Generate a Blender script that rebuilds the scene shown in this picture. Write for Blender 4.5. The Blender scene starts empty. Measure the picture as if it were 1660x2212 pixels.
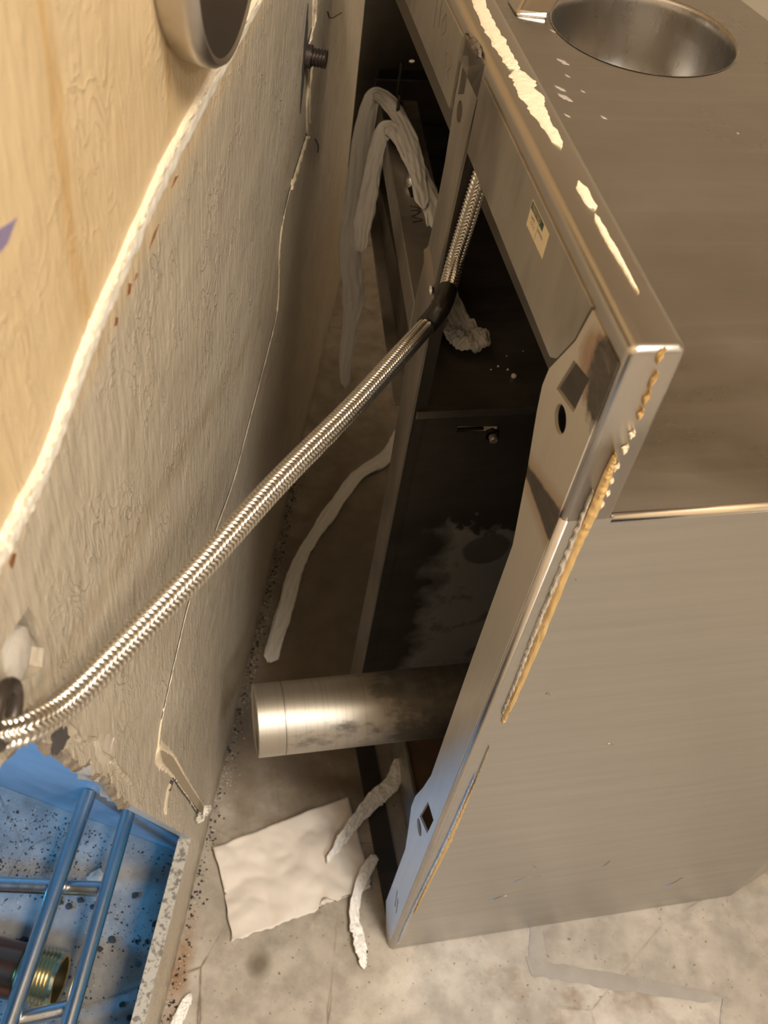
import bpy, bmesh, math, random
from mathutils import Vector, Matrix, noise, geometry
random.seed(7)
SC = bpy.context.scene
COL = SC.collection
PI = math.pi

# ---------------------------------------------------------------- camera
cam_d = bpy.data.cameras.new('camera')
cam = bpy.data.objects.new('camera', cam_d)
COL.objects.link(cam)
cr, cu, cf = Vector((0.9857, 0.1183, 0.1199)), Vector((-0.1678, 0.7504, 0.6394)), Vector((0.0143, 0.6503, -0.7595))
M = Matrix((cr, cu, -cf)).transposed().to_4x4()
M.translation = Vector((0.1283, -0.3733, 1.192))
cam.matrix_world = M
cam_d.sensor_width = 36.0
cam_d.lens = 2174.25 * 36.0 / 2212.0
cam_d.clip_start = 0.02
cam_d.dof.use_dof = True
cam_d.dof.focus_distance = 0.74
cam_d.dof.aperture_fstop = 13.0
SC.camera = cam

# ---------------------------------------------------------------- world, lights, exposure
SC.view_settings.view_transform = 'Standard'
SC.view_settings.look = 'None'
SC.view_settings.gamma = 1.0
SC.view_settings.use_curve_mapping = False
SC.view_settings.exposure = 0.0
wd = bpy.data.worlds.new('world'); SC.world = wd
wd.use_nodes = True
wd.node_tree.nodes['Background'].inputs[0].default_value = (1.0, 0.86, 0.70, 1)
wd.node_tree.nodes['Background'].inputs[1].default_value = 0.04

def area(name, loc, target, size, power, col, size_y=None, spread=PI):
    d = bpy.data.lights.new(name, 'AREA')
    d.energy = power; d.color = col; d.spread = spread
    d.shape = 'RECTANGLE'; d.size = size; d.size_y = size_y or size
    o = bpy.data.objects.new(name, d); COL.objects.link(o)
    o.location = loc
    o.rotation_euler = (Vector(target) - Vector(loc)).to_track_quat('-Z', 'Y').to_euler()
    return o
area('ceiling_lamp_light', (0.80, -0.66, 2.30), (0.80, -0.66, 0), 0.4, 43.0, (1.0, 0.86, 0.68), 0.7)
area('front_lamp_light', (1.45, -1.70, 2.30), (1.45, -1.70, 0), 0.3, 24.0, (0.96, 0.98, 1.0), 0.5)  # neutral fill light added behind the viewer
area('work_light', (-0.72, -0.36, 0.50), (0.20, 0.03, 0.15), 0.12, 7.0, (0.04, 0.41, 1.0))

# ---------------------------------------------------------------- helpers
def mat(name, base=(0.5, 0.5, 0.5), rough=0.5, metal=0.0, spec=0.5):
    m = bpy.data.materials.new(name); m.use_nodes = True
    b = m.node_tree.nodes['Principled BSDF']
    b.inputs['Base Color'].default_value = (*base, 1)
    b.inputs['Roughness'].default_value = rough
    b.inputs['Metallic'].default_value = metal
    b.inputs['Specular IOR Level'].default_value = spec
    return m
class NB:
    """small node builder on one material"""
    def __init__(s, m):
        s.m = m; s.t = m.node_tree; s.n = s.t.nodes; s.b = s.n['Principled BSDF']
        s.co = s.n.new('ShaderNodeTexCoord').outputs['Object']
    def link(s, a, b): s.t.links.new(a, b)
    def mp(s, scale=(1, 1, 1), rot=(0, 0, 0), loc=(0, 0, 0), src=None):
        k = s.n.new('ShaderNodeMapping')
        k.inputs['Scale'].default_value = scale; k.inputs['Rotation'].default_value = rot
        k.inputs['Location'].default_value = loc
        s.link(src or s.co, k.inputs['Vector']); return k.outputs[0]
    def noise(s, scale, detail=3, rough=0.55, vec=None, dist=0.0):
        k = s.n.new('ShaderNodeTexNoise')
        k.inputs['Scale'].default_value = scale; k.inputs['Detail'].default_value = detail
        k.inputs['Roughness'].default_value = rough; k.inputs['Distortion'].default_value = dist
        s.link(vec or s.co, k.inputs['Vector']); return k.outputs['Fac']
    def voro(s, scale, vec=None, feature='F1', rnd=1.0):
        k = s.n.new('ShaderNodeTexVoronoi'); k.feature = feature
        k.inputs['Scale'].default_value = scale
        k.inputs['Randomness'].default_value = rnd
        s.link(vec or s.co, k.inputs['Vector']); return k.outputs['Distance']
    def ramp(s, fac, stops):
        k = s.n.new('ShaderNodeValToRGB'); e = k.color_ramp.elements
        while len(e) < len(stops): e.new(0.5)
        for i, (p, c) in enumerate(stops):
            e[i].position = p
            e[i].color = (*c, 1) if isinstance(c, tuple) else (c, c, c, 1)
        s.link(fac, k.inputs[0]); return k.outputs[0]
    def mix(s, fac, a, b, mode='MIX'):
        k = s.n.new('ShaderNodeMix'); k.data_type = 'RGBA'; k.blend_type = mode
        for sock, v in ((k.inputs[0], fac), (k.inputs[6], a), (k.inputs[7], b)):
            if hasattr(v, 'is_linked'): s.link(v, sock)
            elif isinstance(v, tuple): sock.default_value = (*v, 1)
            else: sock.default_value = v
        return k.outputs[2]
    def math(s, op, a, b=None):
        k = s.n.new('ShaderNodeMath'); k.operation = op
        for i, v in enumerate((a, b)):
            if v is None: continue
            if hasattr(v, 'is_linked'): s.link(v, k.inputs[i])
            else: k.inputs[i].default_value = v
        return k.outputs[0]
    def sep(s, vec=None):
        k = s.n.new('ShaderNodeSeparateXYZ'); s.link(vec or s.co, k.inputs[0]); return k.outputs
    def rng(s, v, a, b, c=0.0, d=1.0):
        k = s.n.new('ShaderNodeMapRange'); s.link(v, k.inputs[0])
        for i, x in enumerate((a, b, c, d)): k.inputs[i + 1].default_value = x
        return k.outputs[0]
    def spot(s, c, r, soft=0.3, wob=0.0, wscale=60, axes=(1, 1, 1)):
        """soft mask (1 inside) of an ellipsoid spot in object space"""
        v = s.mp(axes, loc=tuple(-c[i] * axes[i] for i in range(3)))
        k = s.n.new('ShaderNodeVectorMath'); k.operation = 'LENGTH'; s.link(v, k.inputs[0])
        d = k.outputs['Value']
        if wob:
            d = s.math('ADD', d, s.math('MULTIPLY', s.math('SUBTRACT', s.noise(wscale, 4), 0.5), wob))
        return s.rng(d, r, r * (1 - soft), 0, 1)
    def bump(s, h, strength=0.3, dist=0.002, prev=None):
        k = s.n.new('ShaderNodeBump'); k.inputs['Strength'].default_value = strength
        k.inputs['Distance'].default_value = dist
        s.link(h, k.inputs['Height'])
        if prev: s.link(prev, k.inputs['Normal'])
        return k.outputs[0]
    def base(s, v): s.link(v, s.b.inputs['Base Color'])
    def rough(s, v): s.link(v, s.b.inputs['Roughness'])
    def metal(s, v): s.link(v, s.b.inputs['Metallic'])
    def normal(s, v): s.link(v, s.b.inputs['Normal'])

def link(o, parent=None):
    COL.objects.link(o)
    if parent: o.parent = parent
    return o
def meshobj(name, verts, faces, m=None, parent=None, smooth=False, auto=None):
    me = bpy.data.meshes.new(name); me.from_pydata([tuple(v) for v in verts], [], faces); me.update()
    bm = bmesh.new(); bm.from_mesh(me); bmesh.ops.recalc_face_normals(bm, faces=bm.faces); bm.to_mesh(me); bm.free()
    if m: me.materials.append(m)
    if smooth:
        for p in me.polygons: p.use_smooth = True
    if auto is not None:
        for p in me.polygons: p.use_smooth = True
        me.set_sharp_from_angle(angle=math.radians(auto))
    return link(bpy.data.objects.new(name, me), parent)
def bmobj(name, bm, m=None, parent=None, auto=None):
    bmesh.ops.recalc_face_normals(bm, faces=bm.faces)
    me = bpy.data.meshes.new(name); bm.to_mesh(me); bm.free()
    if m: me.materials.append(m)
    if auto is not None:
        for p in me.polygons: p.use_smooth = True
        me.set_sharp_from_angle(angle=math.radians(auto))
    return link(bpy.data.objects.new(name, me), parent)
def tag(o, label, cat, group=None, kind=None):
    if label: o['label'] = label
    if cat: o['category'] = cat
    if group: o['group'] = group
    if kind: o['kind'] = kind
    return o
def struct(o, label):
    o['kind'] = 'structure'; o['label'] = label; o['category'] = o.name.split('_')[0]
    return o
def empty(name, loc=(0, 0, 0), rz=0.0):
    o = bpy.data.objects.new(name, None); o.empty_display_size = 0.05
    o.location = loc; o.rotation_euler = (0, 0, rz); return link(o)
def plate_bm(outline, holes, fn, th):
    """flat plate from a 2-D outline with holes; fn(u, v, w) -> 3-D, w in 0..th; edges of the holes have depth"""
    bm = bmesh.new()
    pts = []; edges = []
    for lp in [outline] + list(holes):
        n0 = len(pts); k = len(lp)
        pts += [Vector(p) for p in lp]
        edges += [(n0 + i, n0 + (i + 1) % k) for i in range(k)]
    res = geometry.delaunay_2d_cdt(pts, edges, [], 0, 1e-6)
    V2, E2, F2 = res[0], res[1], res[2]
    def inside(p, lp):
        c = False; j = len(lp) - 1
        for i in range(len(lp)):
            if (lp[i][1] > p[1]) != (lp[j][1] > p[1]):
                if p[0] < (lp[j][0] - lp[i][0]) * (p[1] - lp[i][1]) / (lp[j][1] - lp[i][1]) + lp[i][0]: c = not c
            j = i
        return c
    keep = []
    for fc in F2:
        cx = sum(V2[i][0] for i in fc) / len(fc); cy = sum(V2[i][1] for i in fc) / len(fc)
        if inside((cx, cy), outline) and not any(inside((cx, cy), h) for h in holes): keep.append(fc)
    used = sorted({i for fc in keep for i in fc})
    top = {i: bm.verts.new(fn(V2[i][0], V2[i][1], 0.0)) for i in used}
    bot = {i: bm.verts.new(fn(V2[i][0], V2[i][1], th)) for i in used}
    cnt = {}
    for fc in keep:
        bm.faces.new([top[i] for i in fc]); bm.faces.new([bot[i] for i in reversed(fc)])
        for a, b in zip(fc, fc[1:] + fc[:1]): cnt.setdefault((min(a, b), max(a, b)), []).append((a, b))
    for k, v in cnt.items():
        if len(v) == 1:
            a, b = v[0]; bm.faces.new([top[b], top[a], bot[a], bot[b]])
    return bm
def plate(name, outline, holes, fn, th, m, parent=None, bevel=0.0):
    o = bmobj(name, plate_bm(outline, holes, fn, th), m, parent, auto=30)
    if bevel:
        md = o.modifiers.new('bevel', 'BEVEL'); md.width = bevel; md.segments = 2; md.limit_method = 'ANGLE'
        md.angle_limit = math.radians(50)
    return o
def boxbm(bm, lo, hi):
    vs = [bm.verts.new((x, y, z)) for x in (lo[0], hi[0]) for y in (lo[1], hi[1]) for z in (lo[2], hi[2])]
    for q in ((0, 1, 3, 2), (4, 6, 7, 5), (0, 4, 5, 1), (2, 3, 7, 6), (0, 2, 6, 4), (1, 5, 7, 3)):
        bm.faces.new([vs[i] for i in q])
def box(name, lo, hi, m, parent=None, bevel=0.001):
    bm = bmesh.new(); boxbm(bm, lo, hi)
    o = bmobj(name, bm, m, parent)
    if bevel:
        md = o.modifiers.new('bevel', 'BEVEL'); md.width = bevel; md.segments = 2
    return o
def circ(cx, cy, rx, ry=None, n=24, rot=0.0):
    ry = ry or rx; out = []
    for i in range(n):
        t = 2 * PI * i / n; x, y = rx * math.cos(t), ry * math.sin(t)
        out.append((cx + x * math.cos(rot) - y * math.sin(rot), cy + x * math.sin(rot) + y * math.cos(rot)))
    return out
def catmull(pts, n):
    P = [Vector(p) for p in pts]; P = [2 * P[0] - P[1]] + P + [2 * P[-1] - P[-2]]
    out = []; segs = len(P) - 3
    for k in range(n + 1):
        t = k / n * segs; i = min(int(t), segs - 1); u = t - i
        a, b, c, d = P[i:i + 4]
        out.append(0.5 * ((2 * b) + (c - a) * u + (2 * a - 5 * b + 4 * c - d) * u * u + (3 * b - a - 3 * c + d) * u ** 3))
    return out
def lerps(vals, t):
    x = t * (len(vals) - 1); i = min(int(x), len(vals) - 2); return vals[i] + (vals[i + 1] - vals[i]) * (x - i)
def frames(path, up=(0, 0, 1)):
    out = []; N = None
    for i, p in enumerate(path):
        T = (path[min(i + 1, len(path) - 1)] - path[max(i - 1, 0)]).normalized()
        if N is None:
            N = Vector(up) - T * Vector(up).dot(T)
            if N.length < 1e-4: N = Vector((1, 0, 0)) - T * T.x
        else: N = N - T * N.dot(T)
        N.normalize(); out.append((T, N.copy(), T.cross(N)))
    return out
def tube(name, path, rad, m, parent=None, n=12, up=(0, 0, 1), cap=True, radfn=None, smooth=True):
    """closed tube along a path of Vectors; radfn(i, j, ang) scales or replaces the radius"""
    fr = frames(path, up); vs = []; fs = []
    for i, p in enumerate(path):
        T, N, B = fr[i]
        for j in range(n):
            a = 2 * PI * j / n; r = radfn(i, j, a) if radfn else rad
            vs.append(p + (N * math.cos(a) + B * math.sin(a)) * r)
    for i in range(len(path) - 1):
        for j in range(n):
            fs.append((i * n + j, i * n + (j + 1) % n, (i + 1) * n + (j + 1) % n, (i + 1) * n + j))
    if cap:
        fs.append(tuple(range(n - 1, -1, -1))); fs.append(tuple((len(path) - 1) * n + j for j in range(n)))
    return meshobj(name, vs, fs, m, parent, auto=50 if smooth else None)
def lathe(name, prof, m, parent=None, n=40, center=(0, 0, 0), axis='z', cap0=False, cap1=False, auto=40):
    """prof = list of (r, h)"""
    vs = []; fs = []
    for r, h in prof:
        for j in range(n):
            a = 2 * PI * j / n; x, y = r * math.cos(a), r * math.sin(a)
            p = {'z': (x, y, h), 'x': (h, x, y), 'y': (y, h, x)}[axis]
            vs.append((p[0] + center[0], p[1] + center[1], p[2] + center[2]))
    for i in range(len(prof) - 1):
        for j in range(n):
            fs.append((i * n + j, i * n + (j + 1) % n, (i + 1) * n + (j + 1) % n, (i + 1) * n + j))
    if cap0: fs.append(tuple(range(n - 1, -1, -1)))
    if cap1: fs.append(tuple((len(prof) - 1) * n + j for j in range(n)))
    return meshobj(name, vs, fs, m, parent, auto=auto)
def bead(name, path, widths, height, nrm, m, parent=None, seed=0, rag=0.35, n=7, step=0.0016, rf=220.0):
    """ragged caulk strip lying on a plane with normal nrm: low dome with torn edges"""
    L = sum((Vector(path[i + 1]) - Vector(path[i])).length for i in range(len(path) - 1))
    k = max(8, int(L / step)); P = catmull(path, k); nr = Vector(nrm).normalized(); vs = []; fs = []
    for i, p in enumerate(P):
        T = (P[min(i + 1, k)] - P[max(i - 1, 0)]).normalized(); S = T.cross(nr).normalized()
        w = lerps(widths, i / k)
        e0 = 1 + rag * noise.noise(Vector((i * step * rf, seed, 0))) + rag * .6 * noise.noise(Vector((i * step * rf * 3.1, seed, 5)))
        e1 = 1 + rag * noise.noise(Vector((i * step * rf, seed + 9, 0))) + rag * .6 * noise.noise(Vector((i * step * rf * 3.1, seed + 9, 5)))
        end = min(1.0, min(i, k - i) / 3.0)
        for j in range(n):
            u = -1 + 2 * j / (n - 1); wd_ = (e0 if u < 0 else e1) * w * 0.5 * (0.15 + 0.85 * end)
            h = height * (max(0.0, 1 - u * u) ** 0.5) * (0.65 + 0.5 * noise.noise(Vector((i * step * 160, j * 0.7, seed + 3))))
            vs.append(p + S * (u * wd_) + nr * (max(h, 0) + (0.0 if j in (0, n - 1) else 0.0003)))
        vs.append(p - nr * 0.0006)
    r = n + 1
    for i in range(k):
        for j in range(r): fs.append((i * r + j, i * r + (j + 1) % r, (i + 1) * r + (j + 1) % r, (i + 1) * r + j))
    fs.append(tuple(range(r - 1, -1, -1))); fs.append(tuple(k * r + j for j in range(r)))
    return meshobj(name, vs, fs, m, parent, auto=60)
def flat_poly(name, pts, fn, th, m, parent=None):
    return plate(name, pts, [], fn, th, m, parent)

# ---------------------------------------------------------------- materials
def wall_mat():
    m = mat('beige_wall_paint', (0.60, 0.47, 0.32), 0.38); q = NB(m)
    o = q.sep(); z = o[2]; y = o[1]
    up = q.rng(z, 0.875, 0.905)                                   # paint that stayed exposed above the fixture line
    n1 = q.noise(7, 4); n2 = q.noise(38, 3)
    c_low = q.ramp(n1, [(0.3, (0.45, 0.39, 0.305)), (0.7, (0.53, 0.465, 0.37))])
    c_up = q.ramp(q.noise(9, 4, vec=q.mp((1, 1, 0.35))), [(0.30, (0.60, 0.44, 0.245)), (0.5, (0.65, 0.50, 0.305)), (0.75, (0.69, 0.545, 0.35))])
    drip = q.ramp(q.noise(24, 3, vec=q.mp((1, 1, 0.16), loc=(0, 0.2, 0.1))), [(0.60, 0.0), (0.72, 0.75)])
    c_up = q.mix(drip, c_up, (0.50, 0.28, 0.075))
    c = q.mix(up, c_low, c_up)
    # rust specks just below the sealant line
    band = q.math('MULTIPLY', q.rng(z, 0.868, 0.876), q.rng(z, 0.893, 0.887))
    sp = q.ramp(q.noise(55, 2, vec=q.mp((1, 1, 0.8))), [(0.70, 0.0), (0.74, 1.0)])
    c = q.mix(q.math('MULTIPLY', band, sp), c, (0.20, 0.075, 0.02))
    # grime toward the floor line and scattered flecks
    fl = q.ramp(q.noise(240, 2), [(0.70, 0.0), (0.74, 0.7)])
    c = q.mix(q.math('MULTIPLY', fl, q.rng(n1, .4, .6)), c, (0.66, 0.58, 0.46))
    grime = q.math('MULTIPLY', q.rng(z, 0.05, 0.0), q.ramp(q.noise(60, 4), [(0.35, 0.0), (0.6, 0.8)]))
    c = q.mix(grime, c, (0.10, 0.075, 0.05))
    q.base(c)
    worm = q.math('ABSOLUTE', q.math('SUBTRACT', q.noise(55, 3, dist=1.6, vec=q.mp((1, 1, 0.55))), 0.5))
    worm = q.ramp(worm, [(0.0, 1.0), (0.025, 0.35), (0.07, 0.0)])
    rip = q.noise(170, 3, vec=q.mp((1, 1, 0.22)))
    h = q.math('ADD', q.math('MULTIPLY', q.math('MULTIPLY', worm, q.rng(q.noise(16, 2), 0.40, 0.62, 0.1, 1.0)), 0.30), q.math('MULTIPLY', rip, 0.60))
    h = q.math('ADD', h, q.math('MULTIPLY', q.noise(26, 2), 0.9))
    h = q.math('MULTIPLY', h, q.rng(up, 0, 1, 1.0, 0.6))
    q.normal(q.bump(h, 1.0, 0.0024))
    q.rough(q.rng(n2, 0.3, 0.7, 0.30, 0.44))
    return m
def plain_wall_mat(name, c):
    m = mat(name, c, 0.6); q = NB(m)
    q.base(q.mix(q.noise(5, 4), tuple(v * .9 for v in c), tuple(min(1, v * 1.08) for v in c)))
    q.normal(q.bump(q.noise(90, 3), 0.3, 0.001)); return m
def steel_mat(name, col=(0.60, 0.555, 0.50), r0=0.26, r1=0.42, stretch=(1, 1, 1), smear=0.5, bstr=0.10, dark=(0.30, 0.27, 0.24), dk=(0.62, 0.85), metal=1.0):
    m = mat(name, col, 0.3, metal); q = NB(m)
    br = q.noise(420, 3, 0.6, q.mp(stretch))
    br2 = q.noise(90, 4, 0.65, q.mp(stretch))
    big = q.noise(7, 4, 0.6, q.mp(tuple(0.4 + 0.6 * v for v in stretch)))
    c = q.mix(q.rng(br2, 0.35, 0.7, 0, smear * 0.5), col, tuple(v * 0.78 for v in col))
    c = q.mix(q.ramp(big, [(dk[0], 0.0), (dk[1], smear)]), c, dark)
    q.base(c)
    q.rough(q.rng(q.math('ADD', q.math('MULTIPLY', br2, 0.5), q.math('MULTIPLY', big, 0.5)), 0.32, 0.68, r0, r1))
    dent = q.bump(q.noise(9, 2, 0.5, q.mp((1, 1, 1), loc=(2.3, 1.1, .4))), 0.25, 0.004)
    q.normal(q.bump(br, bstr, 0.0006, dent))
    return m
def concrete_mat(name, c0, c1, c2, cool=False):
    m = mat(name, c1, 0.75); q = NB(m)
    n = q.noise(6, 6, 0.62); n2 = q.noise(30, 5, 0.6); n3 = q.noise(170, 3)
    c = q.ramp(n, [(0.30, c0), (0.5, c1), (0.70, c2)])
    c = q.mix(q.rng(n2, 0.40, 0.70, 0, 0.55), c, tuple(v * 0.62 for v in c0))
    st = q.ramp(q.noise(14, 4, 0.6, q.mp((1, 1, 1), loc=(3.1, .7, 0))), [(0.60, 0.0), (0.72, 0.6)])
    c = q.mix(st, c, (0.17, 0.105, 0.055) if not cool else (0.12, 0.11, 0.10))
    sp = q.ramp(n3, [(0.66, 0.0), (0.72, 0.8)])
    c = q.mix(sp, c, (0.06, 0.05, 0.045))
    cr = q.voro(5.5, q.mp((1, 1, 1), loc=(.4, .2, 0)), 'DISTANCE_TO_EDGE')
    wob = q.math('ADD', cr, q.math('MULTIPLY', q.math('SUBTRACT', q.noise(18, 4), 0.5), 0.05))
    ck = q.ramp(q.math('ABSOLUTE', wob), [(0.0, 0.85), (0.009, 0.0)])
    c = q.mix(q.math('MULTIPLY', ck, q.rng(n, .45, .6)), c, (0.13, 0.09, 0.06))
    q.base(c)
    h = q.math('ADD', q.math('MULTIPLY', n2, 0.8), q.math('MULTIPLY', n3, 0.5))
    q.normal(q.bump(h, 0.35, 0.0015))
    q.rough(q.rng(n2, 0.3, 0.7, 0.55, 0.8))
    return m
M_WALL = wall_mat()
M_ROOM = plain_wall_mat('cream_room_wall', (0.54, 0.48, 0.385))
M_CEIL = plain_wall_mat('ceiling_paint', (0.72, 0.66, 0.56))
M_FLOOR = concrete_mat('stained_concrete', (0.29, 0.255, 0.21), (0.41, 0.365, 0.31), (0.53, 0.485, 0.425))
qf = NB(M_FLOOR); cf_ = qf.b.inputs['Base Color'].links[0].from_socket
for c_, r_, ax_, col_, st_ in [((0.1404, 0.1898, 0.0), 0.05, (0.55, 2.2, 0), (0.10, 0.065, 0.04), 0.8), ((0.007, -0.0547, 0.0), 0.035, (2.2, 0.5, 0), (0.26, 0.135, 0.055), 0.75), ((0.0679, 0.2621, 0.0), 0.16, (1, 0.8, 0), (0.15, 0.11, 0.075), 0.75), ((0.0922, 0.5041, 0.0), 0.24, (1.2, 0.5, 0), (0.15, 0.112, 0.075), 0.8), ((0.0912, 0.2002, 0.0), 0.05, (1, 1.4, 0), (0.08, 0.06, 0.04), 0.6), ((0.0918, -0.0392, 0.0), 0.018, (1, 1, 0), (0.12, 0.09, 0.06), 0.8)]:
    cf_ = qf.mix(qf.math('MULTIPLY', qf.spot(c_, r_, 0.7, r_ * 0.9, 22, ax_), st_), cf_, col_)
qf.base(cf_)
M_PATCH = concrete_mat('rough_concrete', (0.25, 0.22, 0.185), (0.34, 0.30, 0.25), (0.46, 0.41, 0.345))
M_CHASEF = concrete_mat('dusty_concrete', (0.20, 0.185, 0.165), (0.33, 0.305, 0.27), (0.48, 0.445, 0.395), True)
M_SIDE = steel_mat('brushed_steel_side', (0.54, 0.52, 0.485), 0.30, 0.44, (0.05, 1, 1), 0.75, 0.16)
M_DECK = steel_mat('brushed_steel_deck', (0.46, 0.435, 0.41), 0.28, 0.42, (0.10, 1, 1), 0.5, 0.02, (0.33, 0.30, 0.275), (0.55, 0.8))
qd = NB(M_DECK); cd_ = qd.b.inputs['Base Color'].links[0].from_socket
cl = qd.ramp(qd.noise(11, 6, 0.68, qd.mp((0.5, 1, 1), rot=(0, 0, 0.35)), 0.2), [(0.38, 0.0), (0.85, 0.7)])
sc_ = qd.ramp(qd.noise(60, 3, 0.6, qd.mp((0.06, 1.3, 1), rot=(0, 0, 0.25))), [(0.55, 0.0), (0.85, 0.35)])
cd_ = qd.mix(cl, cd_, (0.58, 0.545, 0.515)); qd.base(qd.mix(sc_, cd_, (0.64, 0.60, 0.565)))
qd.rough(qd.rng(cl, 0.0, 0.7, 0.27, 0.48))
qd.normal(qd.bump(qd.noise(8, 3, 0.5, qd.mp((1, 1, 1), loc=(2.3, 1.1, .4))), 0.35, 0.004))
M_RIDGE = steel_mat('steel_backsplash', (0.58, 0.545, 0.50), 0.27, 0.40, (1, 0.08, 1), 0.4, 0.08)
M_FLANGE = steel_mat('mill_steel_flange', (0.46, 0.425, 0.375), 0.26, 0.42, (1, 1, 0.12), 0.8, 0.06, (0.13, 0.11, 0.09), (0.48, 0.68), metal=0.6)
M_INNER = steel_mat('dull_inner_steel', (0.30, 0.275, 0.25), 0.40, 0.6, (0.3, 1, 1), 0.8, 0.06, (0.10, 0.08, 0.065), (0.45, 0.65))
M_SHADE = steel_mat('shade_black_steel', (0.06, 0.052, 0.045), 0.45, 0.65, (0.3, 1, 1), 0.8, 0.06, (0.02, 0.017, 0.014), (0.45, 0.65), metal=0.4)  # near-black base puts shade into the colour of web and channel
M_BASIN = steel_mat('polished_basin_steel', (0.55, 0.525, 0.49), 0.22, 0.34, (1, 1, 0.3), 0.2, 0.0)
M_CHROME = mat('chrome', (0.78, 0.74, 0.70), 0.09, 1.0)
M_BRIGHT = mat('bright_cut_steel', (0.80, 0.77, 0.73), 0.22, 1.0)
def pipe_mat():
    m = mat('stained_steel_pipe', (0.60, 0.55, 0.48), 0.3, 1.0); q = NB(m)
    x = q.sep()[0]
    n = q.noise(16, 6, 0.65, q.mp((0.55, 1, 1)))
    msk = q.math('ADD', n, q.rng(x, -0.13, 0.10, -0.20, 0.17))
    st = q.ramp(msk, [(0.37, 0.0), (0.45, 0.65), (0.62, 0.92)])
    c = q.mix(st, (0.56, 0.525, 0.47), (0.075, 0.064, 0.052))
    rings = q.ramp(q.noise(300, 2, vec=q.mp((1, .02, .02))), [(0.5, 0.0), (0.72, 0.3)])
    q.base(q.mix(rings, c, (0.28, .24, .2)))
    q.metal(q.rng(st, 0, 1, 1.0, 0.55)); q.rough(q.rng(st, 0, 1, 0.48, 0.6))
    q.normal(q.bump(n, 0.15, 0.001)); return m
M_PIPE = pipe_mat()
def rough_mat(name, c0, c1, scale, rough=0.8, bstr=0.4, bd=0.0012):
    m = mat(name, c0, rough); q = NB(m)
    n = q.noise(scale, 4); q.base(q.mix(n, c0, c1)); q.normal(q.bump(q.noise(scale * 3, 3), bstr, bd)); return m
M_CAULK = rough_mat('white_sealant', (0.76, 0.70, 0.60), (0.86, 0.82, 0.74), 60, 0.55)
M_CAULK2 = rough_mat('cream_sealant', (0.80, 0.68, 0.50), (0.90, 0.79, 0.62), 120, 0.6, 0.6)
M_TAN = rough_mat('amber_adhesive', (0.48, 0.30, 0.11), (0.62, 0.43, 0.19), 50, 0.35, 0.3)
M_CLOTH = rough_mat('off_white_cloth', (0.82, 0.79, 0.75), (0.92, 0.90, 0.87), 40, 0.9, 0.5)
M_PAPER = rough_mat('white_paper', (0.66, 0.60, 0.545), (0.74, 0.68, 0.62), 12, 0.8, 0.15)
M_RUST = rough_mat('rusty_brown_steel', (0.10, 0.058, 0.035), (0.19, 0.115, 0.07), 30, 0.65)
M_BLACK = mat('dark_void', (0.012, 0.010, 0.009), 0.8)
M_GLOSSBLACK = mat('gloss_black', (0.018, 0.015, 0.013), 0.28)
M_DARKMETAL = mat('dark_bronze_metal', (0.085, 0.070, 0.062), 0.42, 0.75)
M_GREY = rough_mat('grey_mortar', (0.42, 0.37, 0.31), (0.56, 0.50, 0.43), 40)
M_PEDGE = rough_mat('patch_border', (0.20, 0.18, 0.155), (0.34, 0.31, 0.27), 30)
M_PLUG = rough_mat('pale_mortar', (0.36, 0.33, 0.29), (0.54, 0.50, 0.45), 60, 0.8, 0.8)
M_CRACK = mat('crack_shadow', (0.06, 0.055, 0.055), 0.8)
M_CHIP = rough_mat('cream_paint_edge', (0.66, 0.55, 0.40), (0.78, 0.68, 0.52), 150, 0.5)
M_SILL = rough_mat('worn_sill_paint', (0.60, 0.52, 0.40), (0.66, 0.58, 0.46), 60, 0.6)
qs = NB(M_SILL); qs.base(qs.mix(qs.ramp(qs.noise(130, 5, 0.7), [(0.50, 0.0), (0.58, 0.85)]), (0.50, 0.405, 0.27), (0.15, 0.11, 0.07)))
M_TAUPE = rough_mat('smooth_taupe_undercoat', (0.40, 0.325, 0.235), (0.44, 0.36, 0.265), 20, 0.4, 0.1)
M_INK = mat('pencil_line', (0.055, 0.045, 0.04), 0.6)
M_VIOLET = mat('violet_smudge', (0.24, 0.20, 0.34), 0.6)
M_WELD = rough_mat('burnt_weld', (0.05, 0.042, 0.036), (0.20, 0.165, 0.135), 160, 0.5, 0.8)
M_BROKEN = rough_mat('broken_paint_edge', (0.05, 0.04, 0.035), (0.42, 0.35, 0.27), 110, 0.7, 0.8)
M_HEAT = rough_mat('heat_tint', (0.26, 0.20, 0.145), (0.36, 0.30, 0.23), 60, 0.4)
M_BRAID = mat('braided_stainless', (0.60, 0.56, 0.50), 0.30, 1.0)
M_BAR = steel_mat('stainless_bar', (0.62, 0.60, 0.57), 0.2, 0.34, (1, 0.1, 1), 0.3, 0.05)
M_REVEAL = steel_mat('painted_reveal', (0.46, 0.47, 0.48), 0.28, 0.42, (0.10, 1, 1.4), 1.0, 0.6, (0.16, 0.18, 0.20), (.42, .7), metal=0.0)
M_COPPER = mat('copper_cap', (0.32, 0.13, 0.07), 0.3, 1.0)
M_BRASS = mat('pale_brass_thread', (0.66, 0.54, 0.30), 0.25, 1.0)
M_GRIT = rough_mat('black_grit', (0.02, 0.02, 0.022), (0.06, 0.055, 0.05), 60)
M_PALEGRIT = rough_mat('pale_grit', (0.45, 0.40, 0.33), (0.62, 0.56, 0.48), 60)
M_SOAP = rough_mat('dried_soap', (0.46, 0.40, 0.36), (0.56, 0.50, 0.45), 80)
M_LABEL = mat('cream_label_paper', (0.82, 0.70, 0.49), 0.5)
M_GREEN = mat('label_green', (0.035, 0.085, 0.065), 0.5)

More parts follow.
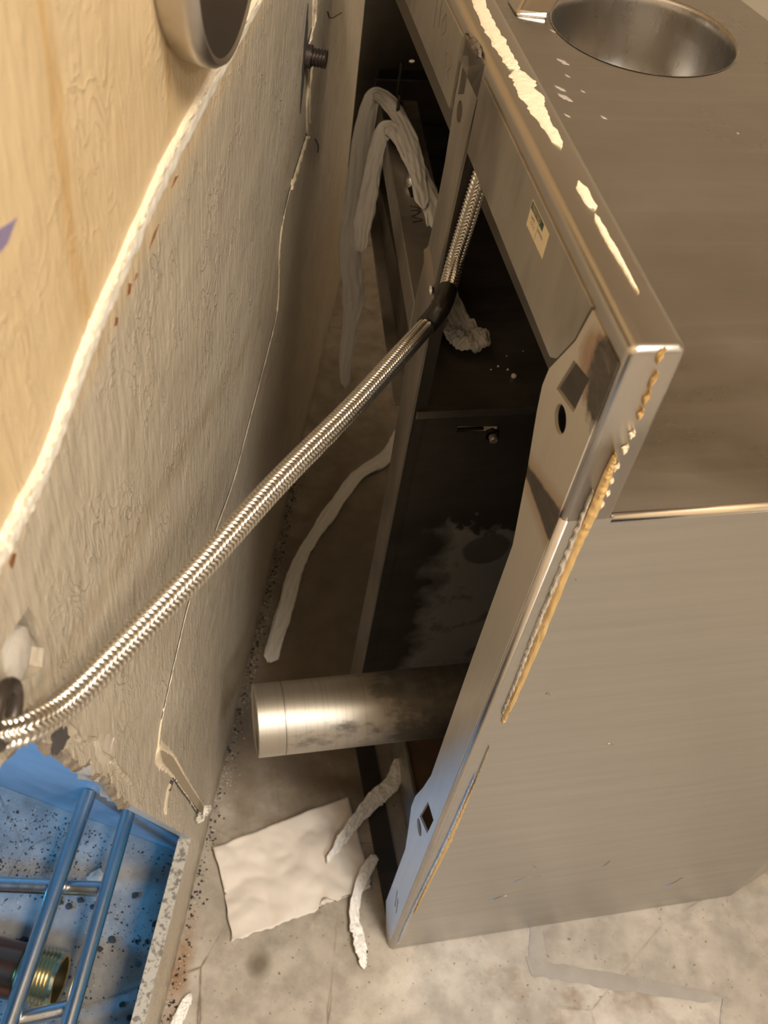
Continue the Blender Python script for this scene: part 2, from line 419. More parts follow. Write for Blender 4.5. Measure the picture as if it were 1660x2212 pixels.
# ================================================================ THE SETTING
floor_o = box('floor', (-1.0, -2.1, -0.05), (2.6, 1.9, 0.0), M_FLOOR, bevel=0)
struct(floor_o, 'stained grey brown concrete floor around the cabinet')
struct(box('ceiling', (-1.0, -2.1, 2.42), (2.6, 1.9, 2.47), M_CEIL, bevel=0), 'off white painted ceiling above the room')
struct(box('wall_back', (-0.0, 1.65, 0.0), (2.45, 1.70, 2.42), M_ROOM, bevel=0), 'cream painted end wall beyond the cabinet')
struct(box('wall_right', (2.40, -2.05, 0.0), (2.45, 1.65, 2.42), M_ROOM, bevel=0), 'cream painted side wall across the room')
struct(box('wall_front', (0.0, -2.05, 0.0), (2.40, -2.0, 2.42), M_ROOM, bevel=0), 'cream painted wall behind the viewer')

def wfn(y, z, w): return (-w, y, z)
def wob_line(pts, amp, step=0.008, seed=0):
    out = []
    for i in range(len(pts) - 1):
        a, b = Vector(pts[i]), Vector(pts[i + 1]); n = max(1, int((b - a).length / step)); d = (b - a)
        nr = Vector((-d.y, d.x)).normalized()
        for k in range(n):
            p = a + d * k / n + nr * (amp * noise.noise(Vector(((a + d * k / n).x * 90, (a + d * k / n).y * 90, seed))) if (k or i) else 0)
            out.append((p.x, p.y))
    return out
jag = wob_line([(-0.096, 0.52), (-0.116, 0.598), (-0.151, 0.701), (-0.178, 0.783), (-0.205, 0.803)], 0.007, 0.006, 3)
opening = [(-0.90, 0.138), (0.036, 0.138)] + jag + [(-0.205, 0.803), (-0.90, 0.803)]
hole1 = [(-0.156, 0.844), (-0.153, 0.83), (-0.154, 0.821), (-0.153, 0.808), (-0.158, 0.801), (-0.169, 0.809), (-0.181, 0.826), (-0.185, 0.842), (-0.182, 0.852), (-0.175, 0.851), (-0.166, 0.848)]
hole2 = circ(-0.199, 0.834, 0.0115, 0.0115, 20)
wl = plate('wall_left', [(-2.05, 0), (1.65, 0), (1.65, 2.42), (-2.05, 2.42)], [opening, hole1], wfn, 0.012, M_WALL)
struct(wl, 'beige painted wall with brushed relief, cracked paint and an opening at its foot')
wp = lambda y, z, h=0.0: Vector((h, y, z))

# sealant line left by the fixture
cp = [[(0.316, 0.9), (0.294, 0.897), (0.186, 0.904), (0.115, 0.908), (0.055, 0.91), (-0.001, 0.907), (-0.05, 0.904), (-0.086, 0.898), (-0.12, 0.891), (-0.147, 0.892), (-0.165, 0.893), (-0.189, 0.897)]][0]
bead('sealant_line', [wp(y, z - 0.002) for y, z in cp], [0.008, 0.011, 0.015, 0.017, 0.016, 0.017, 0.016, 0.014, 0.013, 0.012], 0.0022, (1, 0, 0), M_CAULK, wl, 2, 0.28, 9, 0.0022, 90)['label'] = 'ragged white sealant line across the wall'
bead('sealant_line', [wp(y, z + 0.004) for y, z in cp], [0.003, 0.005, 0.006, 0.005, 0.003, 0.005, 0.004], 0.0035, (1, 0, 0), M_CAULK2, wl, 11, 0.5, 7, 0.0022, 60)
# crack and the torn paint lip along it
ck = [[(0.566, 0.798), (0.565, 0.786), (0.571, 0.758), (0.541, 0.75), (0.567, 0.716), (0.565, 0.691), (0.581, 0.648)]][0]
ck2 = [[(0.581, 0.648), (0.543, 0.646), (0.487, 0.644)]][0]
ck3 = [[(0.487, 0.644), (0.451, 0.631), (0.438, 0.603), (0.445, 0.559), (0.439, 0.528), (0.392, 0.515), (0.307, 0.503), (0.235, 0.494), (0.17, 0.506), (0.119, 0.515), (0.074, 0.529), (0.036, 0.52), (0.002, 0.507), (-0.019, 0.495), (-0.03, 0.478)]][0]
def ribbon_on_wall(name, pts, w, h, m, seed, rag=0.5, rf=90):
    return bead(name, [wp(y, z) for y, z in pts], w if isinstance(w, list) else [w, w], h, (1, 0, 0), m, wl, seed, rag, 5, 0.0025, rf)
ribbon_on_wall('crack', ck, [0.004, 0.006, 0.012, 0.011, 0.006, 0.005], 0.0005, M_CRACK, 4)['label'] = 'dark crack in the paint'
ribbon_on_wall('paint_lip', [(y - 0.005, z) for y, z in ck], 0.003, 0.0022, M_CHIP, 6)
ribbon_on_wall('paint_lip', [(y + 0.010, z + 0.004) for y, z in ck[1:]], 0.002, 0.002, M_CHIP, 8, 0.9)
ribbon_on_wall('crack', ck2, 0.007, 0.0006, M_CRACK, 14)
ribbon_on_wall('paint_lip', [(y - 0.005, z - 0.002) for y, z in ck2], 0.008, 0.004, M_CHIP, 16, 0.15)
ribbon_on_wall('crack', ck3, [0.0045, 0.0035, 0.002, 0.0016, 0.0014, 0.0022, 0.0014, 0.003], 0.0005, M_CRACK, 24)
ribbon_on_wall('paint_lip', [(y - 0.0022, z - 0.0015) for y, z in ck3], [0.003, 0.002, 0.0012, 0.0012, 0.0016, 0.0012, 0.0014, 0.003], 0.0011, M_CHIP, 26, 0.9)
# smooth strip where the paint skin has torn off beside the opening
pk = [[(-0.03, 0.477), (-0.001, 0.402), (0.036, 0.273), (0.09, 0.097), (0.083, 0.096), (0.062, 0.148), (0.027, 0.271), (0.006, 0.339), (-0.015, 0.403), (-0.026, 0.44), (-0.037, 0.469)]][0]
flat_poly('bare_strip', pk, lambda y, z, w: (w, y, z), 0.0008, M_TAUPE, wl)['label'] = 'smooth taupe strip bared where paint peeled'
ribbon_on_wall('paint_lip', [[(-0.03, 0.48), (-0.0, 0.403), (0.021, 0.33), (0.05, 0.231), (0.09, 0.097)]][0], [0.008, 0.004, 0.0025, 0.002, 0.0015], 0.0018, M_CHIP, 31, 0.9)
ribbon_on_wall('paint_lip', [[(-0.032, 0.479), (-0.033, 0.462), (-0.025, 0.433), (-0.007, 0.381), (0.012, 0.315), (0.033, 0.247), (0.06, 0.152)]][0], [0.014, 0.010, 0.004, 0.0022, 0.002, 0.002], 0.0018, M_CHIP, 33, 0.9)
ribbon_on_wall('crack', [[(-0.005, 0.375), (0.014, 0.307), (0.036, 0.237), (0.067, 0.131)]][0], [0.004, 0.003, 0.004, 0.006], 0.0012, M_CRACK, 35, 0.5)
ribbon_on_wall('paint_chip_scar', [[(-0.011, 0.374), (-0.02, 0.374), (-0.028, 0.365), (-0.032, 0.356)]][0], [0.012, 0.016, 0.012, 0.006], 0.0018, M_CHIP, 37, 0.6)
ribbon_on_wall('crack', [[(-0.007, 0.368), (-0.014, 0.372), (-0.02, 0.377)]][0], [0.006, 0.012, 0.006], 0.0022, M_CRACK, 38, 0.4)
for k, (pts, w) in enumerate([([(-0.126, 0.67), (-0.116, 0.638), (-0.111, 0.618)], 0.018), ([(-0.102, 0.629), (-0.108, 0.625), (-0.113, 0.617)], 0.012), ([(-0.166, 0.753), (-0.159, 0.735), (-0.151, 0.723)], 0.016)]):
    ribbon_on_wall('bare_scrape', pts, [w * .4, w, w * .4], 0.0007, M_GREY if k < 2 else M_CRACK, 50 + k, 0.9, 160)
# ragged broken border of the opening
bead('broken_edge', [(-0.004, y, z) for y, z in [(-0.094, 0.512)] + jag[::3] + [(-0.205, 0.805)]], [0.006, 0.010, 0.007, 0.010, 0.008], 0.005, (1, 0.2, 0.1), M_BROKEN, wl, 71, 0.6, 7, 0.002, 120)['label'] = 'chipped dark border of the opening'
ribbon_on_wall('paint_lip', [(y + 0.008, z + 0.012) for y, z in jag[::4]], [0.004, 0.003, 0.004], 0.002, M_WALL, 73, 0.7)
# worn cream paint on the sill under the opening
plate('sill_strip', [(-0.0125, -0.9), (0.0005, -0.9), (0.0005, 0.034), (-0.0125, 0.034)], [], lambda x, y, w: (x, y, 0.138 + w), 0.0012, M_SILL, wl)['label'] = 'worn cream top of the low sill'
# rust weeping from under the sealant
M_RUSTST = rough_mat('rust_stain', (0.13, 0.045, 0.012), (0.27, 0.12, 0.04), 150, 0.6)
for k, (pts, w) in enumerate([([(0.0, 0.888), (-0.003, 0.887), (-0.007, 0.886)], 0.007), ([(-0.022, 0.885), (-0.025, 0.885), (-0.028, 0.885)], 0.005), ([(-0.106, 0.884), (-0.109, 0.884), (-0.11, 0.884)], 0.004), ([(-0.156, 0.879), (-0.159, 0.879), (-0.162, 0.881)], 0.008), ([(0.049, 0.888), (0.04, 0.887), (0.031, 0.886)], 0.003), ([(0.088, 0.892), (0.082, 0.893), (0.075, 0.893)], 0.0025), ([(0.286, 0.894), (0.265, 0.895), (0.246, 0.895), (0.236, 0.892)], 0.005), ([(0.01, 0.887), (0.008, 0.886), (0.005, 0.886)], 0.0025)]):
    ribbon_on_wall('rust_stain', pts, [w * .3, w, w * .3], 0.0003, M_RUSTST, 400 + k, 0.6, 200)
# pencil marks
for pts in ([(0.672, 0.731), (0.708, 0.709), (0.807, 0.673)], [(0.65, 0.602), (0.68, 0.577), (0.68, 0.568)]):
    tube('pencil_mark', catmull([wp(y, z, 0.0004) for y, z in pts], 10), 0.0006, M_INK, wl, 5)
plate('violet_smudge', [(-0.128, 0.999), (-0.122, 0.99), (-0.115, 0.989), (-0.105, 0.992), (-0.109, 0.993), (-0.117, 0.996)], [], lambda y, z, w: (w, y, z), 0.0004, M_VIOLET, wl)
# old pipe stub mortared into the hole
pc = (-0.17, 0.825)
lathe('pipe_stub', [(0.0001, -0.0006), (0.006, -0.0002), (0.011, -0.0012), (0.0138, -0.003), (0.0140, -0.006), (0.010, -0.008), (0.004, -0.010), (0.004, -0.09)], M_PLUG, wl, 24, (0, pc[0], pc[1]), 'x')['label'] = 'mortar filled pipe end inside the wall hole'
lathe('hole_light_block', [(0.034, -0.0125), (0.034, -0.09), (0.0001, -0.09)], M_BLACK, wl, 28, (0, pc[0] + 0.002, pc[1]), 'x')  # black cup added behind the hole to keep the blue light out
tube('conduit_rim', [Vector((0.004, hole2[i % 20][0], hole2[i % 20][1])) for i in range(21)], 0.0032, M_DARKMETAL, wl, 8, (1, 0, 0), cap=False)['label'] = 'dark curved conduit rim'

# threaded stud left in the wall
def threaded(name, p0, axis, L, r, m, parent, pitch=0.0025, n=20):
    ax = Vector(axis).normalized(); k = int(L / pitch * 6); path = [Vector(p0) + ax * (L * i / k) for i in range(k + 1)]
    return tube(name, path, r, m, parent, n, (0, 0, 1) if abs(ax.z) < .9 else (1, 0, 0),
                radfn=lambda i, j, a: r * (1 - 0.14 * (0.5 + 0.5 * math.sin(2 * PI * (i / 6.0) + a))))
sb = (0.534, 0.749)
st = empty('wall_stud', (-0.03, sb[0], sb[1]))
tag(st, 'short threaded steel stud sticking out of the cracked wall', 'stud')
threaded('shank', (0, 0, 0), (1, 0, 0), 0.050, 0.0085, M_DARKMETAL, st, 0.0030)
tube('washer_ring', [Vector((0.031, 0, 0)), Vector((0.036, 0, 0))], 0.0105, M_DARKMETAL, st, 20)
ribbon_on_wall('crack', [(sb[0] - 0.006, sb[1] + 0.05), (sb[0] - 0.004, sb[1] + 0.02), (sb[0] - 0.006, sb[1] - 0.01), (sb[0] - 0.013, sb[1] - 0.05)], [0.003, 0.022, 0.024, 0.004], 0.0008, M_CRACK, 91, 0.2)

# round fitting above the sealant line
fc_ = (0.132, 1.020)
fit = empty('round_wall_fitting', (0, fc_[0], fc_[1]))
tag(fit, 'dark round metal fitting on the wall above the sealant line', 'fitting')
lathe('rim', [(0.076, 0.0), (0.078, 0.003), (0.080, 0.012), (0.080, 0.018), (0.078, 0.021), (0.075, 0.020)], M_RIDGE, fit, 64, (0, 0, 0), 'x')
lathe('dish', [(0.0755, 0.020), (0.066, 0.0185), (0.045, 0.017), (0.030, 0.017), (0.0001, 0.017)], M_DARKMETAL, fit, 64, (0, 0, 0), 'x')
lathe('button', [(0.026, 0.0165), (0.026, 0.022), (0.022, 0.026), (0.0001, 0.027)], M_CHROME, fit, 32, (0, 0, 0), 'x')

# ---- pipe chase behind the wall opening
rv = plate('wall_chase', [(0.012, 0), (0.75, 0), (0.75, 1.3), (0.012, 1.3)], [], lambda u, z, w: (-u + w * 0.2, 0.066 + u * 0.19 + w, z), 0.03, M_REVEAL)
struct(rv, 'blue lit painted reveal inside the wall opening')
struct(box('wall_chase_back', (-0.80, -1.3, 0.0), (-0.76, 0.24, 1.3), M_REVEAL, bevel=0), 'far wall of the pipe chase behind the opening')
plate('dusty_slab', [(-0.0125, -1.3), (-0.76, -1.3), (-0.76, 0.21), (-0.0125, 0.068)], [], lambda x, y, w: (x, y, w), 0.0012, M_CHASEF, floor_o)['label'] = 'dusty pale concrete inside the opening'
# concrete patch beside the cabinet
fp = [(0.4047, 0.0591), (0.4088, 0.0134), (0.4192, 0.0079), (0.6225, 0.0061), (0.6167, -0.0306), (0.7998, -0.0324), (0.8503, 0.2125), (0.6033, 0.1651)]
plate('floor_patch', wob_line(fp + [fp[0]], 0.0035, 0.012, 5), [], lambda x, y, w: (x, y, w), 0.0012, M_PATCH, floor_o)['label'] = 'rougher darker concrete patch'
bead('patch_edge', [(p[0], p[1], 0.0008) for p in fp[:4]], [0.016, 0.022, 0.022, 0.020, 0.016], 0.0008, (0, 0, 1), M_PEDGE, floor_o, 3, 0.35, 5, 0.003, 60)

# ================================================================ SINK CABINET  (local axes: x depth away from the wall, y along the back, z up)
UP0 = (0.2352, 0.0, 0.0); UTH = 0.30237
U = empty('sink_cabinet', UP0, UTH)
tag(U, 'brushed stainless steel sink cabinet pulled away from the beige wall', 'sink cabinet')
HD, HR, TR, LEN, DEP = 0.7733, 0.9, 0.0304, 0.77, 0.43
R0 = 0.004
FRONT = [(DEP, R0), (DEP, 0.52), (0.427, 0.60), (0.423, 0.640), (0.411, 0.690), (0.38, 0.740), (0.35, LEN)]
# near side panel, with its fold into the back flange
plate('side_panel', [(R0, 0.002), (DEP, 0.002), (DEP, HD - R0), (TR, HD - R0), (TR, HD), (R0, HD)], [], lambda d, z, w: (d, w, z), 0.0016, M_SIDE, U)
vs = []; fs = []
for k in range(7):
    a = k / 6 * PI / 2
    for z in (0.002, HD): vs.append((R0 - R0 * math.sin(a), R0 - R0 * math.cos(a), z))
for k in range(6): fs.append((2 * k, 2 * k + 1, 2 * k + 3, 2 * k + 2))
o = meshobj('corner_fold', vs, fs, M_RIDGE, U, smooth=True); md = o.modifiers.new('thick', 'SOLIDIFY'); md.thickness = 0.001; md.offset = 0
# angled front corner, front and far panels
vs = []; fs = []
for k, (d, y) in enumerate([(DEP, 0.0)] + FRONT):
    vs += [(d - 0.0005, y, HD - 0.001), (d - 0.001 + (0.0 if k == 0 else 0.062), y + (0.0 if k != 1 else 0.018), 0.002)]
for k in range(len(FRONT)): fs.append((2 * k, 2 * k + 2, 2 * k + 3, 2 * k + 1))
o = meshobj('front_panel', vs, fs, M_SIDE, U, auto=30); md = o.modifiers.new('thick', 'SOLIDIFY'); md.thickness = 0.0015
# backsplash ridge
def ridge_prof(ins, zb):
    r = max(R0 + 0.0015 - ins, 0.0004); d0, d1, zt = ins, TR - ins, HR - ins; out = [(d0, zb)]
    for k in range(5): a = PI - k / 4 * PI / 2; out.append((d0 + r + r * math.cos(a), zt - r + r * math.sin(a)))
    for k in range(5): a = PI / 2 - k / 4 * PI / 2; out.append((d1 - r + r * math.cos(a), zt - r + r * math.sin(a)))
    out.append((d1, HD)); return out
secs = [(R0 * (1 - math.cos(k / 4 * PI / 2)), R0 * (1 - math.sin(k / 4 * PI / 2))) for k in range(5)]
secs = [(s, i, HD) for s, i in secs] + [(R0 + 0.0008, 0.0, 0.872)] + [(s0, 0.0, 0.872) for s0 in (0.1, 0.2, 0.4, 0.6, LEN)]
vs = []; fs = []
for s, i, zb in secs: vs += [(d, s, z) for d, z in ridge_prof(i, zb)]
n = 12
for k in range(len(secs) - 1):
    for j in range(n - 1): fs.append((k * n + j, k * n + j + 1, (k + 1) * n + j + 1, (k + 1) * n + j))
fs.append(tuple(range(n)))
o = meshobj('backsplash', vs, fs, M_RIDGE, U, auto=40)
md = o.modifiers.new('thick', 'SOLIDIFY'); md.thickness = 0.0012; md.offset = -1
# deck with the basin hole
BC, BR = (0.272, 0.602), (0.094, 0.090)
deck = plate('deck', [(TR, R0)] + FRONT + [(TR, LEN)], [circ(BC[0], BC[1], BR[0], BR[1], 64)], lambda d, s, w: (d, s, HD - w), 0.0016, M_DECK, U)
vs = []; fs = []
for k in range(7):
    a = k / 6 * PI / 2
    for d in (TR, DEP): vs.append((d, R0 - R0 * math.sin(a), HD - R0 + R0 * math.cos(a)))
for k in range(6): fs.append((2 * k, 2 * k + 1, 2 * k + 3, 2 * k + 2))
o = meshobj('deck_fold', vs, fs, M_BRIGHT, U, smooth=True); md = o.modifiers.new('thick', 'SOLIDIFY'); md.thickness = 0.001; md.offset = 0
bprof = [(1.012, 0.0006), (1.0, 0.0004), (0.982, -0.003), (0.970, -0.010), (0.955, -0.03), (0.92, -0.06), (0.84, -0.085), (0.68, -0.101), (0.42, -0.109), (0.2, -0.112), (0.0, -0.113)]
vs = []; fs = []; n = 64
for r, h in bprof:
    for j in range(n): a = 2 * PI * j / n; vs.append((BC[0] + max(r, .002) * BR[0] * math.cos(a), BC[1] + max(r, .002) * BR[1] * math.sin(a), HD + h))
for i in range(len(bprof) - 1):
    for j in range(n): fs.append((i * n + j, i * n + (j + 1) % n, (i + 1) * n + (j + 1) % n, (i + 1) * n + j))
bas = meshobj('basin', vs, fs, M_BASIN, U, smooth=True)
lathe('drain', [(0.020, 0.003), (0.016, 0.001), (0.008, 0.0), (0.0001, 0.0)], M_DARKMETAL, bas, 24, (BC[0], BC[1], HD - 0.113))
bas['label'] = 'round polished steel basin'
# spout beside the basin
sp_ = [(0.143, 0.655, HD), (0.143, 0.622, HD), (0.176, 0.617, HD), (0.186, 0.655, HD),
       (0.156, 0.660, HD + 0.014), (0.147, 0.626, HD + 0.005), (0.177, 0.620, HD + 0.005), (0.206, 0.660, HD + 0.016),
       (0.180, 0.690, HD + 0.040), (0.175, 0.664, HD + 0.036), (0.212, 0.662, HD + 0.034), (0.226, 0.690, HD + 0.034)]
o = meshobj('spout', sp_, [(0, 1, 5, 4), (1, 2, 6, 5), (2, 3, 7, 6), (3, 0, 4, 7), (4, 5, 9, 8), (5, 6, 10, 9), (6, 7, 11, 10), (7, 4, 8, 11), (8, 9, 10, 11), (0, 3, 2, 1)], M_CHROME, U)
md = o.modifiers.new('bevel', 'BEVEL'); md.width = 0.003; md.segments = 3
o['label'] = 'chrome wedge spout'

# ---- open back: flanges, post, panels
def bfn(th): return lambda s, z, w: (w * th, s, z)
FT = 0.0022
def rc(pts): return [(s, z) for s, z in pts]
near_out = [(R0, 0.0), (0.018, 0.0), (0.043, 0.035), (0.041, 0.195), (0.050, 0.235), (0.0575, 0.262), (0.0565, 0.288), (0.048, 0.325), (0.0415, 0.365), (0.042, 0.556), (0.041, 0.70), (0.054, 0.755), (0.066, 0.795), (0.0695, 0.812), (0.068, 0.826), (0.062, 0.838), (0.05, 0.862), (0.044, 0.887), (R0, 0.887)]
near_holes = [[(0.045, 0.853), (0.024, 0.859), (0.027, 0.832), (0.053, 0.825)],
              circ(0.0378, 0.8165, 0.0085, 0.0085, 24),
              [(0.031, 0.333), (0.011, 0.338), (0.013, 0.303), (0.036, 0.288)],
              circ(0.0300, 0.277, 0.0085, 0.0085, 24),
              [(0.0285, 0.112), (0.0265, 0.115), (0.020, 0.083), (0.022, 0.081)], [(0.0215, 0.108), (0.0195, 0.111), (0.013, 0.084), (0.015, 0.081)]]
def near_mat():
    m = steel_mat('flange_with_weld_burns', (0.60, 0.555, 0.485), 0.30, 0.46, (1, 1, 0.12), 0.35, 0.05, (0.38, 0.33, 0.27), (0.52, 0.75), metal=0.25); q = NB(m)
    c = q.b.inputs['Base Color'].links[0].from_socket
    o_ = q.sep(); wn = q.math('MULTIPLY', q.math('SUBTRACT', q.noise(140, 4), 0.5), 0.010)
    # ground weld band running across the strip
    zc = q.math('SUBTRACT', o_[2], q.math('ADD', q.math('MULTIPLY', q.math('SUBTRACT', 0.054, o_[1]), 0.17), 0.7565))
    half = q.math('ADD', q.rng(o_[1], 0.050, 0.006, 0.0045, 0.013), q.math('MULTIPLY', wn, 0.35))
    dist = q.math('SUBTRACT', q.math('ABSOLUTE', zc), half)
    c = q.mix(q.rng(dist, 0.012, 0.0, 0.0, 0.75), c, (0.40, 0.26, 0.13))
    strip = q.mix(q.noise(320, 3, vec=q.mp((1, .15, 1))), (0.02, 0.016, 0.013), (0.16, 0.135, 0.11))
    c = q.mix(q.rng(dist, 0.0015, -0.001), c, strip)
    # burnt corner with heat tint round it
    tint = q.spot((0, 0.020, 0.868), 0.025, 0.30, 0.012, 90, (0, 1, 1))
    c = q.mix(q.math('MULTIPLY', tint, 0.8), c, q.mix(q.noise(70, 3), (0.30, 0.135, 0.085), (0.42, 0.29, 0.18)))
    burn = q.spot((0, 0.008, 0.872), 0.023, 0.25, 0.016, 120, (0, 1, 0.7))
    c = q.mix(burn, c, q.mix(q.noise(240, 4), (0.02, 0.017, 0.015), (0.15, 0.125, 0.10)))
    q.base(c); return m
nf = plate('back_flange', near_out, near_holes, lambda s, z, w: (w - 0.0009, s, z), FT, near_mat(), U)
nf['label'] = 'pale steel flange with a square hole, round hole and slots'
# ground weld band and burnt corner on the flange
_unused = 0
def bbead(name, pts, w, h, m, seed, rag=0.3, parent=nf): return bead(name, [(0.0, s, z) for s, z in pts], w, h, (-1, 0, 0), m, parent, seed, rag, 7, 0.002, 90)
bbead('weld_bead', [(0.026, 0.8795), (0.016, 0.8800), (0.007, 0.8770)], [0.004, 0.006, 0.005], 0.0014, M_WELD, 7, 0.5)
# upper rails of the back opening
tf = plate('top_rail', [(0.0700, 0.833), (0.272, 0.837), (0.272, 0.8895), (0.0450, 0.8885), (0.0505, 0.8625), (0.0625, 0.8385)], [], lambda s, z, w: (-0.0006 - 0.001 + w, s, z), 0.0022, M_FLANGE, U)
tf2 = plate('top_rail', [(0.327, 0.838), (LEN, 0.845), (LEN, 0.8895), (0.327, 0.8895)], [], lambda s, z, w: (-0.0006 - 0.001 + w, s, z), 0.0022, M_FLANGE, U)
plate('rail_lip', [(0.001, 0.841), (0.030, 0.841), (0.030, 0.893), (0.001, 0.893)], [], lambda d, z, w: (d, 0.2735 - w, z), 0.0016, M_FLANGE, U)
# far post of the near bay: flange facing the wall plus a web with its shade painted in black
post_out = [(0.286, 0.0), (0.325, 0.0), (0.322, 0.17), (0.318, 0.33), (0.319, 0.48), (0.323, 0.56), (0.331, 0.62), (0.332, 0.67), (0.322, 0.74), (0.320, 0.80), (0.324, 0.85), (0.324, 0.896), (0.276, 0.896), (0.283, 0.82), (0.287, 0.75), (0.291, 0.70), (0.284, 0.655), (0.284, 0.50)]
post = plate('center_post', post_out, [[(0.307, 0.879), (0.320, 0.873), (0.319, 0.853), (0.306, 0.860)], circ(0.3085, 0.846, 0.0068, 0.0075, 20)], lambda s, z, w: (w, s, z), FT, M_FLANGE, U)
plate('post_web', [(FT, 0.0), (0.013, 0.0), (0.013, 0.893), (FT, 0.893)], [], lambda d, z, w: (d, 0.2850 + w, z), 0.0016, M_SHADE, U)
bead('weld_bead', [(0.0, 0.322, 0.893), (-0.001, 0.30, 0.8955), (-0.001, 0.283, 0.897)], [0.006, 0.008, 0.007], 0.003, (-1, 0, 0.4), M_WELD, post, 13, 0.5, 7, 0.002, 150)
bead('heat_stain', [(0.0, 0.331, 0.715), (0.0, 0.312, 0.712), (0.0, 0.286, 0.700)], [0.02, 0.022, 0.018], 0.0003, (-1, 0, 0), M_HEAT, post, 15, 0.3, 5, 0.003, 60)
lathe('spot_weld', [(0.0042, 0), (0.003, 0.0018), (0.0001, 0.0026)], M_BRIGHT, post, 14, (-0.0026, 0.2895, 0.708), 'x')
# partition below the shelf, with slot and bolt
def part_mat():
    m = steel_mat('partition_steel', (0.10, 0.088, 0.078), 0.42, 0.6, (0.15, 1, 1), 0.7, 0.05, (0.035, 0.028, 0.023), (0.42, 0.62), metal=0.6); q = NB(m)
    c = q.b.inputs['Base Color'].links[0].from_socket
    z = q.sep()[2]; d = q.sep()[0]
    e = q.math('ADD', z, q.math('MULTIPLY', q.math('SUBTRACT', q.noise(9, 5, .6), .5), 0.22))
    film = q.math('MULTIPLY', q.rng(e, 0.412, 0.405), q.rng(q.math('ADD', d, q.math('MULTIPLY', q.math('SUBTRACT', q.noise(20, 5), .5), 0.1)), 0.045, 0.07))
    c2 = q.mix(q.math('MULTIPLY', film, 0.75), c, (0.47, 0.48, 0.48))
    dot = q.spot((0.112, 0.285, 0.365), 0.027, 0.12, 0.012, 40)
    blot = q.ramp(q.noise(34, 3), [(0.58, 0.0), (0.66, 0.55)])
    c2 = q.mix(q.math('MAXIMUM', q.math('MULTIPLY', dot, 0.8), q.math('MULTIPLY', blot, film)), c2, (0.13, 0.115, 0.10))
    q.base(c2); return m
M_PART = part_mat()
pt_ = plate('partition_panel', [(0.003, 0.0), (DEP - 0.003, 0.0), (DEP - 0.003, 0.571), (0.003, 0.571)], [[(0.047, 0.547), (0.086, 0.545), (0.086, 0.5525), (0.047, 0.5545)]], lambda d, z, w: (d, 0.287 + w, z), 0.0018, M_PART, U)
pt_['label'] = 'dark stained partition sheet below the shelf'
box('slot_edge', (0.047, 0.2895, 0.5455), (0.074, 0.2925, 0.548), M_BRIGHT, pt_, 0.0003)
bo = lathe('bolt', [(0.0068, 0.0), (0.0068, 0.004), (0.0058, 0.005), (0.0001, 0.005)], M_DARKMETAL, pt_, 6, (0.0805, 0.282, 0.5455), 'y', auto=20)
lathe('bolt_end', [(0.0040, -0.001), (0.0040, -0.006), (0.0032, -0.007), (0.0001, -0.0065)], M_FLANGE, bo, 14, (0.0805, 0.282, 0.5455), 'y')
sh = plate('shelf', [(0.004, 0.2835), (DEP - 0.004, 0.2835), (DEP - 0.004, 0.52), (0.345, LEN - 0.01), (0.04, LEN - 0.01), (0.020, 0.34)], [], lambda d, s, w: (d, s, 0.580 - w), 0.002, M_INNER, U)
box('shelf_lip', (0.004, 0.2820, 0.5715), (DEP - 0.004, 0.2838, 0.5800), M_INNER, sh, 0.0006)
for k, (px, py) in enumerate([[(0.104, 0.322), (0.101, 0.332), (0.093, 0.337), (0.085, 0.333), (0.105, 0.351), (0.089, 0.368), (0.123, 0.357)]][0]):
    r = [0.0028, 0.0012, 0.0011, 0.0009, 0.0008, 0.0009, .0008][k]
    bm = bmesh.new(); bmesh.ops.create_icosphere(bm, subdivisions=1, radius=r, matrix=Matrix.Translation((px, py, 0.58 + r * .7)))
    bmobj('plaster_crumb', bm, M_CLOTH, sh)
# support rail with down-turned lip, slot and bolt, running to the far end
RA, RB = Vector((0.006, 0.352, 0.648)), Vector((0.034, 0.652, 0.646))
RA.z = RB.z = 0.645
def railbox(name, o0, o1, z0, z1, m, parent=U, bev=0.0008):
    d = (RB - RA); d.z = 0; d.normalize(); nx = Vector((d.y, -d.x, 0)); bm = bmesh.new(); vs = []
    for P in (RA, RB + d * 0.05):
        for o_ in (o0, o1):
            for z in (z0, z1): p = P + nx * o_; vs.append(bm.verts.new((p.x, p.y, z)))
    for q in ((0, 1, 3, 2), (4, 6, 7, 5), (0, 4, 5, 1), (2, 3, 7, 6), (0, 2, 6, 4), (1, 5, 7, 3)): bm.faces.new([vs[i] for i in q])
    ob = bmobj(name, bm, m, parent); md = ob.modifiers.new('b', 'BEVEL'); md.width = bev; md.segments = 2
    return ob
sr = railbox('support_rail', 0.0, 0.042, 0.6430, 0.6450, M_FLANGE)
railbox('rail_flange', 0.0, 0.0022, 0.612, 0.6430, M_FLANGE, sr)
ap = railbox('apron_panel', 0.010, 0.012, 0.525, 0.642, M_INNER)
railbox('apron_flange', -0.002, 0.012, 0.520, 0.5225, M_FLANGE, ap)
rd = (RB - RA).normalized()
def onrail(t, off): nx = Vector((rd.y, -rd.x, 0)); p = RA + (RB - RA) * t + nx * off; return p
p = onrail(0.60, 0.018)
box('bolt_slot', (p.x - 0.005, p.y - 0.018, 0.6445), (p.x + 0.005, p.y + 0.006, 0.6456), M_BLACK, sr, 0.0004)
lathe('bolt', [(0.0075, 0.0), (0.0075, 0.003), (0.0065, 0.007), (0.004, 0.0095), (0.0001, 0.0105)], M_CHROME, sr, 16, (p.x, p.y + 0.004, 0.6456))
